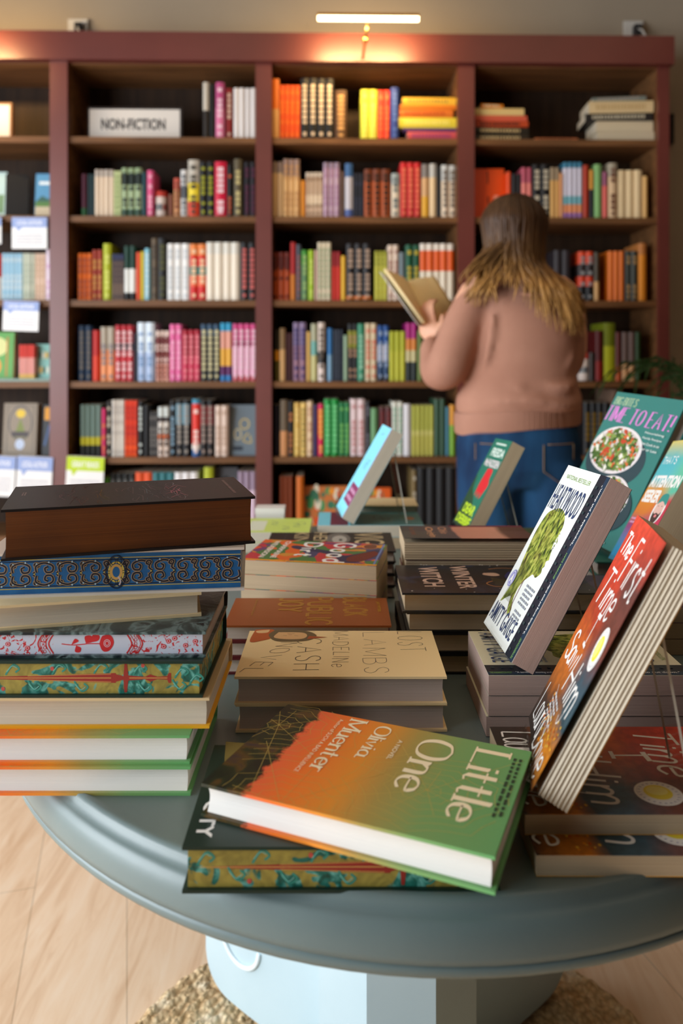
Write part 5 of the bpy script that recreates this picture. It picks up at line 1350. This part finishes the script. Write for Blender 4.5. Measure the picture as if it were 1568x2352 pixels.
HC = Vector((.535, 2.47, 1.545)); FD = Vector((-.62, .78, 0)).normalized()
LS, LE, LW = Vector((.415, 2.45, 1.34)), Vector((.325, 2.42, 1.085)), Vector((.30, 2.60, 1.19))
RS, RE, RW = Vector((.705, 2.45, 1.34)), Vector((.722, 2.50, 1.10)), Vector((.45, 2.66, 1.19))
b = MB()
tilt = Matrix.Rotation(-.25, 3, Vector((FD.y, -FD.x, 0)))
ell(b, HC, (.072, .088, .108), SK, (Matrix.Rotation(math.atan2(FD.y, FD.x)-PI/2, 3, 'Z')))
ell(b, HC+FD*.035+Vector((0, 0, -.055)), (.05, .052, .055), SK)                       # jaw
ell(b, HC+FD*.094+Vector((0, 0, -.022)), (.011, .014, .018), SK)                       # nose
side = Vector((FD.y, -FD.x, 0))
ell(b, HC+FD*.082+Vector((0, 0, -.058)), (.02, .01, .008), SK)                         # mouth
for s_ in (-1, 1):
    ell(b, HC+side*s_*.073+Vector((0, 0, -.015)), (.010, .014, .028), SK)              # ear
    ell(b, HC+FD*.078+side*s_*.03+Vector((0, 0, .008)), (.013, .010, .009), SK)        # eyelid
limb(b, [(HC+Vector((.0, 0, -.06)), .05), (Vector((.55, 2.455, 1.40)), .052), (Vector((.56, 2.45, 1.30)), .07), (Vector((.565, 2.45, 1.1)), .10), (Vector((.56, 2.45, .95)), .12)], SK)
limb(b, [(Vector((.56, 2.45, 1.34)), .05), (LS, .045), (LE, .036), (LW, .024)], SK)
limb(b, [(Vector((.56, 2.45, 1.34)), .05), (RS, .045), (RE, .036), (RW, .024)], SK)
for s_, hx in ((-1, .48), (1, .645)): limb(b, [(Vector((hx, 2.45, .92)), .08), (Vector((hx, 2.45, .5)), .05), (Vector((hx, 2.46, .09)), .035)], SK)
def hand(W, palm, across, nrm, curl, thumb_s):
    """palm direction, across = index->little, nrm = back of hand"""
    pc = W+palm*.045
    ell(b, pc, (.038, .038, .038), SK, Matrix((across, palm, nrm)).transposed() @ Matrix.Diagonal((1.0, 1.15, .40)))
    for k, (L, r) in enumerate(((.066, .0085), (.074, .0088), (.069, .0084), (.055, .0075))):
        o_ = pc+palm*.036+across*(-.027+.018*k)
        j1 = o_+palm*(L*.45)-nrm*(curl*.12*L); j2 = j1+palm*(L*.32)-nrm*(curl*.5*L); j3 = j2+palm*(L*.12)-nrm*(curl*.6*L)
        limb(b, [(o_-palm*.02, r), (o_, r*1.05), (j1, r), (j2, r*.92), (j3, r*.8)], SK, 8)
    o_ = W+palm*.022-across*.026
    limb(b, [(o_, .012), (o_-across*.022*thumb_s+palm*.022-nrm*.006, .0105), (o_-across*.026*thumb_s+palm*.05-nrm*.016, .0085)], SK, 8)
pl = Vector((-.16, .22, .96)).normalized(); ac = Vector((-.75, .6, -.25)); ac = (ac-pl*ac.dot(pl)).normalized(); nr = pl.cross(ac).normalized()
if nr.y > 0: nr = -nr
hand(LW+Vector((0, .0, .005)), pl, ac, nr, .5, 1)
pl2 = Vector((-.75, .25, .5)).normalized(); ac2 = Vector((.1, .2, -1)); ac2 = (ac2-pl2*ac2.dot(pl2)).normalized(); nr2 = pl2.cross(ac2).normalized()
hand(RW, pl2, ac2, nr2, .5, 1)
body = fuse(b, 'body', person, .0045, 2)
# sweater
def knit():
    t = NT('dusty_pink_knit', .85, .15)
    wv = t.n('TexWave'); wv.wave_type = 'BANDS'; wv.bands_direction = 'X'; wv.inputs['Scale'].default_value = 60; wv.inputs['Distortion'].default_value = .6
    t.l(t.tc.outputs['Object'], wv.inputs['Vector'])
    n = t.noise(t.tc.outputs['Object'], 140, 3); t.bump(t.mix(.5, wv.outputs[0], n), .25, .002)
    return t.color(t.ramp(t.noise(t.tc.outputs['Object'], 6, 4), [(.3, (170, 122, 102)), (.7, (184, 136, 115))]))
KN = knit(); sw = MB()
loft(sw, [(.556, 2.452, .945, .180, .125, .95), (.556, 2.45, .975, .196, .142, .95), (.560, 2.45, 1.015, .196, .145, .95), (.566, 2.45, 1.075, .168, .130, .95), (.576, 2.45, 1.14, .158, .122, .95), (.582, 2.45, 1.20, .160, .12, .9), (.582, 2.455, 1.28, .158, .112, .9), (.575, 2.46, 1.325, .145, .095, .85), (.567, 2.46, 1.355, .11, .075, .9), (.56, 2.46, 1.385, .07, .06, 1), (.555, 2.462, 1.41, .058, .052, 1)], KN)
limb(sw, [(Vector((.50, 2.455, 1.335)), .05), (Vector((.435, 2.45, 1.325)), .060), (Vector((.392, 2.44, 1.26)), .064), (Vector((.35, 2.425, 1.16)), .066), (Vector((.328, 2.42, 1.105)), .064), (Vector((.305, 2.46, 1.095)), .056), (Vector((.298, 2.54, 1.145)), .042), (Vector((.298, 2.58, 1.175)), .036)], KN)
limb(sw, [(Vector((.62, 2.455, 1.335)), .05), (Vector((.685, 2.45, 1.325)), .058), (Vector((.712, 2.455, 1.24)), .055), (Vector((.715, 2.48, 1.12)), .054), (Vector((.66, 2.57, 1.08)), .050), (Vector((.54, 2.64, 1.14)), .042), (Vector((.49, 2.655, 1.17)), .036)], KN)
def back_y(x, z):
    rx = .168 if z > 1.05 else .19; ry = .126 if z > 1.05 else .144
    return 2.45-ry*math.sqrt(max(.03, 1-((x-.572)/rx)**2))
for path, r_ in (([(.39, .985), (.46, 1.005), (.56, 1.01), (.66, .995), (.73, 1.0)], .017), ([(.74, 1.075), (.68, 1.05), (.60, 1.055), (.53, 1.075)], .014),
                 ([(.46, 1.27), (.455, 1.20), (.44, 1.12), (.41, 1.06)], .013), ([(.42, 1.09), (.48, 1.06), (.54, 1.05)], .014), ([(.72, 1.19), (.70, 1.13), (.66, 1.08)], .012), ([(.50, 1.34), (.58, 1.325), (.66, 1.335)], .010)):
    n_ = len(path); limb(sw, [(Vector((x, back_y(x, z)+.002, z)), r_*(.35 if i in (0, n_-1) else 1)) for i, (x, z) in enumerate(path)], KN, 10)
sweater = fuse(sw, 'sweater', person, .009, 7)
hm = MB(); seg = 160
vs = []; 
for j, (z, k) in enumerate(((.918, .985), (.925, 1.0), (.965, 1.01), (.985, 1.0))):
    for i in range(seg*2):
        a = 2*PI*i/(seg*2); rp = .0022*(1 if i % 2 else -1)
        sl = .03*math.cos(a)+.006*math.sin(3*a)
        vs.append((.556+(.196*k+rp)*math.cos(a), 2.451+(.142*k+rp)*math.sin(a), z+sl*.6))
N_ = seg*2
hm.add(vs, [(j*N_+i, j*N_+(i+1) % N_, (j+1)*N_+(i+1) % N_, (j+1)*N_+i) for j in range(3) for i in range(N_)], KN, None, True)
h_ = hm.build('ribbed_hem'); h_.parent = sweater; bpy.context.view_layer.update(); h_.matrix_parent_inverse = sweater.matrix_world.inverted()
# jeans
def denim():
    t = NT('blue_denim', .8, .2); n = t.noise(t.mapping((1, 1, .3)), 9, 5); t.bump(t.noise(t.tc.outputs['Object'], 300, 2), .2, .001)
    return t.color(t.ramp(n, [(.3, (20, 44, 76)), (.6, (34, 78, 118)), (.8, (60, 108, 146))]))
DN = denim(); j = MB()
loft(j, [(.475, 2.46, .06, .075, .085, 1), (.47, 2.46, .3, .075, .08, 1), (.465, 2.45, .5, .082, .088, 1), (.462, 2.445, .68, .096, .11, 1), (.468, 2.44, .82, .105, .13, 1)], DN)
loft(j, [(.655, 2.47, .06, .075, .085, 1), (.655, 2.47, .3, .075, .08, 1), (.65, 2.46, .5, .084, .09, 1), (.648, 2.45, .68, .10, .115, 1), (.645, 2.44, .82, .11, .135, 1)], DN)
loft(j, [(.556, 2.445, .74, .17, .11, .9), (.556, 2.44, .80, .192, .138, .9), (.556, 2.44, .87, .194, .14, .9), (.556, 2.445, .95, .176, .122, .95), (.556, 2.45, .99, .165, .115, 1)], DN)
jeans = fuse(j, 'jeans', person, .009, 5)
ST = mat((150, 120, 80), .7)
pk = MB()
for x0 in (.405, .60):
    pts = [(x0, 0, .88), (x0, 0, .80), (x0+.05, 0, .765), (x0+.1, 0, .80), (x0+.1, 0, .88), (x0, 0, .88)]
    P3 = []
    for a_, b_ in zip(pts, pts[1:]):
        for k in range(8):
            t_ = k/8; x = a_[0]+(b_[0]-a_[0])*t_; z = a_[2]+(b_[2]-a_[2])*t_
            P3.append((x, 2.44-.142*math.sqrt(max(0, 1-((x-.556)/.2)**2))-.001, z))
    pk.tube(P3, .0014, ST, 5)
q_ = pk.build('pocket_stitching'); q_.parent = jeans; q_.matrix_parent_inverse = jeans.matrix_world.inverted()
for s_, hx in ((-1, .475), (1, .655)):
    sh = MB(); WH_ = mat((222, 218, 210), .5)
    loft(sh, [(hx, 2.50, .0, .045, .125, .85), (hx, 2.50, .022, .047, .128, .85), (hx, 2.495, .05, .042, .115, .9), (hx, 2.47, .08, .04, .07, 1), (hx, 2.465, .10, .038, .055, 1)], WH_)
    q_ = sh.build('shoe'); q_.parent = person; q_.matrix_parent_inverse = person.matrix_world.inverted()
# hair
def hair_mat():
    t = NT('brown_to_blond_hair', .5, .35)
    v = t.axis(2, 1.24, 1.66, .22, 26); n = t.noise(t.mapping((60, 60, 3)), 1, 4)
    c = t.ramp(v, [(.05, (206, 158, 92)), (.3, (176, 128, 66)), (.5, (110, 78, 42)), (.7, (84, 56, 32)), (1, (66, 44, 25))])
    c = t.mix(.45, c, t.ramp(n, [(.4, (120, 100, 80)), (.6, (255, 255, 255))]), 'MULTIPLY')
    return t.color(c)
HM = hair_mat(); hb = MB(); r2 = random.Random(12)
fa = math.atan2(FD.y, FD.x)
HX = HC+Vector((.002, 0, -.006))
ell(hb, HX-FD*.014+Vector((0, 0, .010)), (.098, .096, .104), HM, None, 32, 20)
def lock(ang, zend, xend, wav, rad, ph, yoff):
    """one lock: over the skull, down past the neck, then onto shoulder or back"""
    P = []; d = Vector((math.cos(ang), math.sin(ang), 0))
    for k in range(8):
        a = (k+.2)/8*PI*.5; P.append(HX-FD*.014+Vector((d.x*.106, d.y*.103, 0))*math.sin(a)+Vector((0, 0, .012+.104*math.cos(a))))
    base = P[-1]; L = base.z-zend; n = 20
    for k in range(1, n+1):
        t_ = k/n; z = base.z-L*t_
        tuck = -.013*math.sin(PI*min(1, t_*1.25))*(1 if t_ < .8 else .6)
        w_ = wav*math.sin(t_*8+ph)*t_
        s_ = max(0, (t_-.38)/.62); s_ = s_*s_*(3-2*s_)
        x = (base.x+d.x*tuck)*(1-s_)+xend*s_+w_; y = base.y+d.y*tuck+w_*.4
        ex = (x-.567)/.20
        if z < 1.43 and d.y < .5:      # lies on the back of the sweater
            back = 2.455-.120*math.sqrt(max(0.02, 1-ex*ex))-.006-yoff
            u = min(1, (1.43-z)/.09); y = y*(1-u)+(min(y, back) if z > 1.36 else back)*u
        P.append(Vector((x, y, z)))
    n2 = len(P); hb.tube(P, [rad*(.6+.4*math.sin(PI*min(1, (i+3)/n2))) if i < n2*.7 else rad*max(.10, (n2-i)/(n2*.3)*.9) for i in range(n2)], HM, 6, None, .5)
for i in range(620):
    a = r2.uniform(0, 2*PI); df = abs((a-fa+PI) % (2*PI)-PI)
    if df < 1.0: continue
    c_ = math.cos(a)
    if c_ < -.45: xe, ze = r2.uniform(.375, .47), r2.uniform(1.29, 1.42)
    else:
        q = (c_+.45)/1.45; xe = .47+.26*q+r2.uniform(-.035, .035); ze = 1.38-.15*min(1, q*1.3)+r2.uniform(-.03, .06)
    lock(a, ze, xe, r2.uniform(.004, .014), r2.uniform(.0045, .0085), r2.uniform(0, 6), r2.uniform(0, .014))
hr = hb.build('hair'); hr.parent = body; hr.matrix_parent_inverse = body.matrix_world.inverted()
bpy.context.view_layer.update()
hr.matrix_parent_inverse = body.matrix_world.inverted()
# the open book in hand
ob = empty('open_book', Matrix.Translation(pp(965, 735, 2.68))); tag(ob, 'open book with a pale cover held up by the reader', 'book'); bpy.context.view_layer.update()
Mi = ob.matrix_world.inverted()
G0, G1 = pp(980, 748, 2.66), pp(932, 650, 2.76); Rb, Rt = pp(1048, 722, 2.80), pp(994, 638, 2.88); Lb, Lt = pp(968, 742, 2.56), pp(880, 620, 2.64)
def slab(a, b_, c, d, th, mt, name, bow=0):
    nrm = (b_-a).cross(d-a).normalized(); mb = MB(); n = 8; vs = []
    for k in (0, 1):
        for i in range(n+1):
            u = i/n; off = nrm*(bow*math.sin(PI*min(1, u*1.3))*.5+th*k)
            vs += [Mi @ (a.lerp(b_, u)+off), Mi @ (d.lerp(c, u)+off)]
    o1 = (n+1)*2; fs = []
    for i in range(n):
        fs += [(2*i, 2*i+1, 2*i+3, 2*i+2), (o1+2*i, o1+2*i+2, o1+2*i+3, o1+2*i+1), (2*i, 2*i+2, o1+2*i+2, o1+2*i), (2*i+1, o1+2*i+1, o1+2*i+3, 2*i+3)]
    fs += [(0, o1, o1+1, 1), (2*n, 2*n+1, o1+2*n+1, o1+2*n)]
    mb.add(vs, fs, mt, None, True); return mb.build(name, ob)
PGY = mat((255, 232, 176), .7); CVW = mat((226, 230, 230), .5)
slab(G0, Rb, Rt, G1, .010, PGY, 'page_block', .012); slab(G0, Lb, Lt, G1, -.010, PGY, 'page_block', -.01)
sh_ = Vector((0, .012, -.004)); slab(G0+sh_, Rb+sh_, Rt+sh_, G1+sh_, .002, mat((170, 190, 60), .5), 'cover')
sh_ = Vector((-.012, -.006, -.006)); slab(G0+sh_, Lb+sh_, Lt+sh_, G1+sh_, .002, CVW, 'cover')

# striped bag on the lower shelf, seen beside the leg
mb = MB(); w_ = .09
for k, c in enumerate([(110, 40, 50), (226, 214, 196), (196, 190, 170), (226, 214, 196), (90, 110, 140), (226, 216, 200), (214, 200, 170), (226, 214, 196)]):
    mb.box((-w_/2+.002*k, 0, .026*k), (w_/2+.002*k, .06, .026*(k+1)), mat(c, .6))
o = mb.build('striped_box'); o.matrix_world = shelf_M(1176, SH[5]+.0003, .03); tag(o, 'box striped in cream, blue and maroon on the bottom shelf beside the reader', 'box')

# ================================================================== PALM
PM = empty('potted_palm', Matrix.Translation((1.44, 2.88, 0))); tag(PM, 'dark green palm in a clay pot beside the right end of the bookcase', 'plant')
mb = MB(); mb.lathe([(0, 0), (.12, 0), (.16, .3), (.17, .3), (.172, .34), (.15, .34), (.145, .3), (0, .3)], mat((120, 70, 48), .7), 36); mb.build('pot', PM)
LF = NT('palm_leaf', .45, .4); LFM = LF.color(LF.ramp(LF.noise(LF.tc.outputs['Object'], 8, 3), [(.3, (20, 52, 24)), (.7, (44, 86, 36))]))
r3 = random.Random(4)
for k in range(13):
    a = k*2.4+.3; L = r3.uniform(.30, .46); H_ = r3.uniform(1.12, 1.46); mb = MB()
    d = Vector((math.cos(a), math.sin(a)*.6, 0)); P = []
    for i in range(13):
        t_ = i/12; P.append(Vector((0, 0, .3))+d*(L*t_**1.6)+Vector((0, 0, (H_-.3)*math.sin(t_*PI*.55)-.1*t_**3)))
    mb.tube(P, [.006*(1-.7*i/12) for i in range(13)], LFM, 6)
    for i in range(5, 13):
        for s_ in (-1, 1):
            pr_ = Vector((-d.y, d.x, 0)).normalized()*s_; tn = (P[i]-P[i-1]).normalized(); e = P[i]+pr_*.13*(1.2-i/16)+tn*.09+Vector((0, 0, -.05)); m_ = P[i].lerp(e, .5)+Vector((0, 0, .02)); wv = tn*.010
            mb.add([P[i], m_+wv, e, m_-wv, m_+Vector((0, 0, -.003))], [(0, 1, 4), (1, 2, 4), (2, 3, 4), (3, 0, 4)], LFM)
    mb.build('frond', PM)
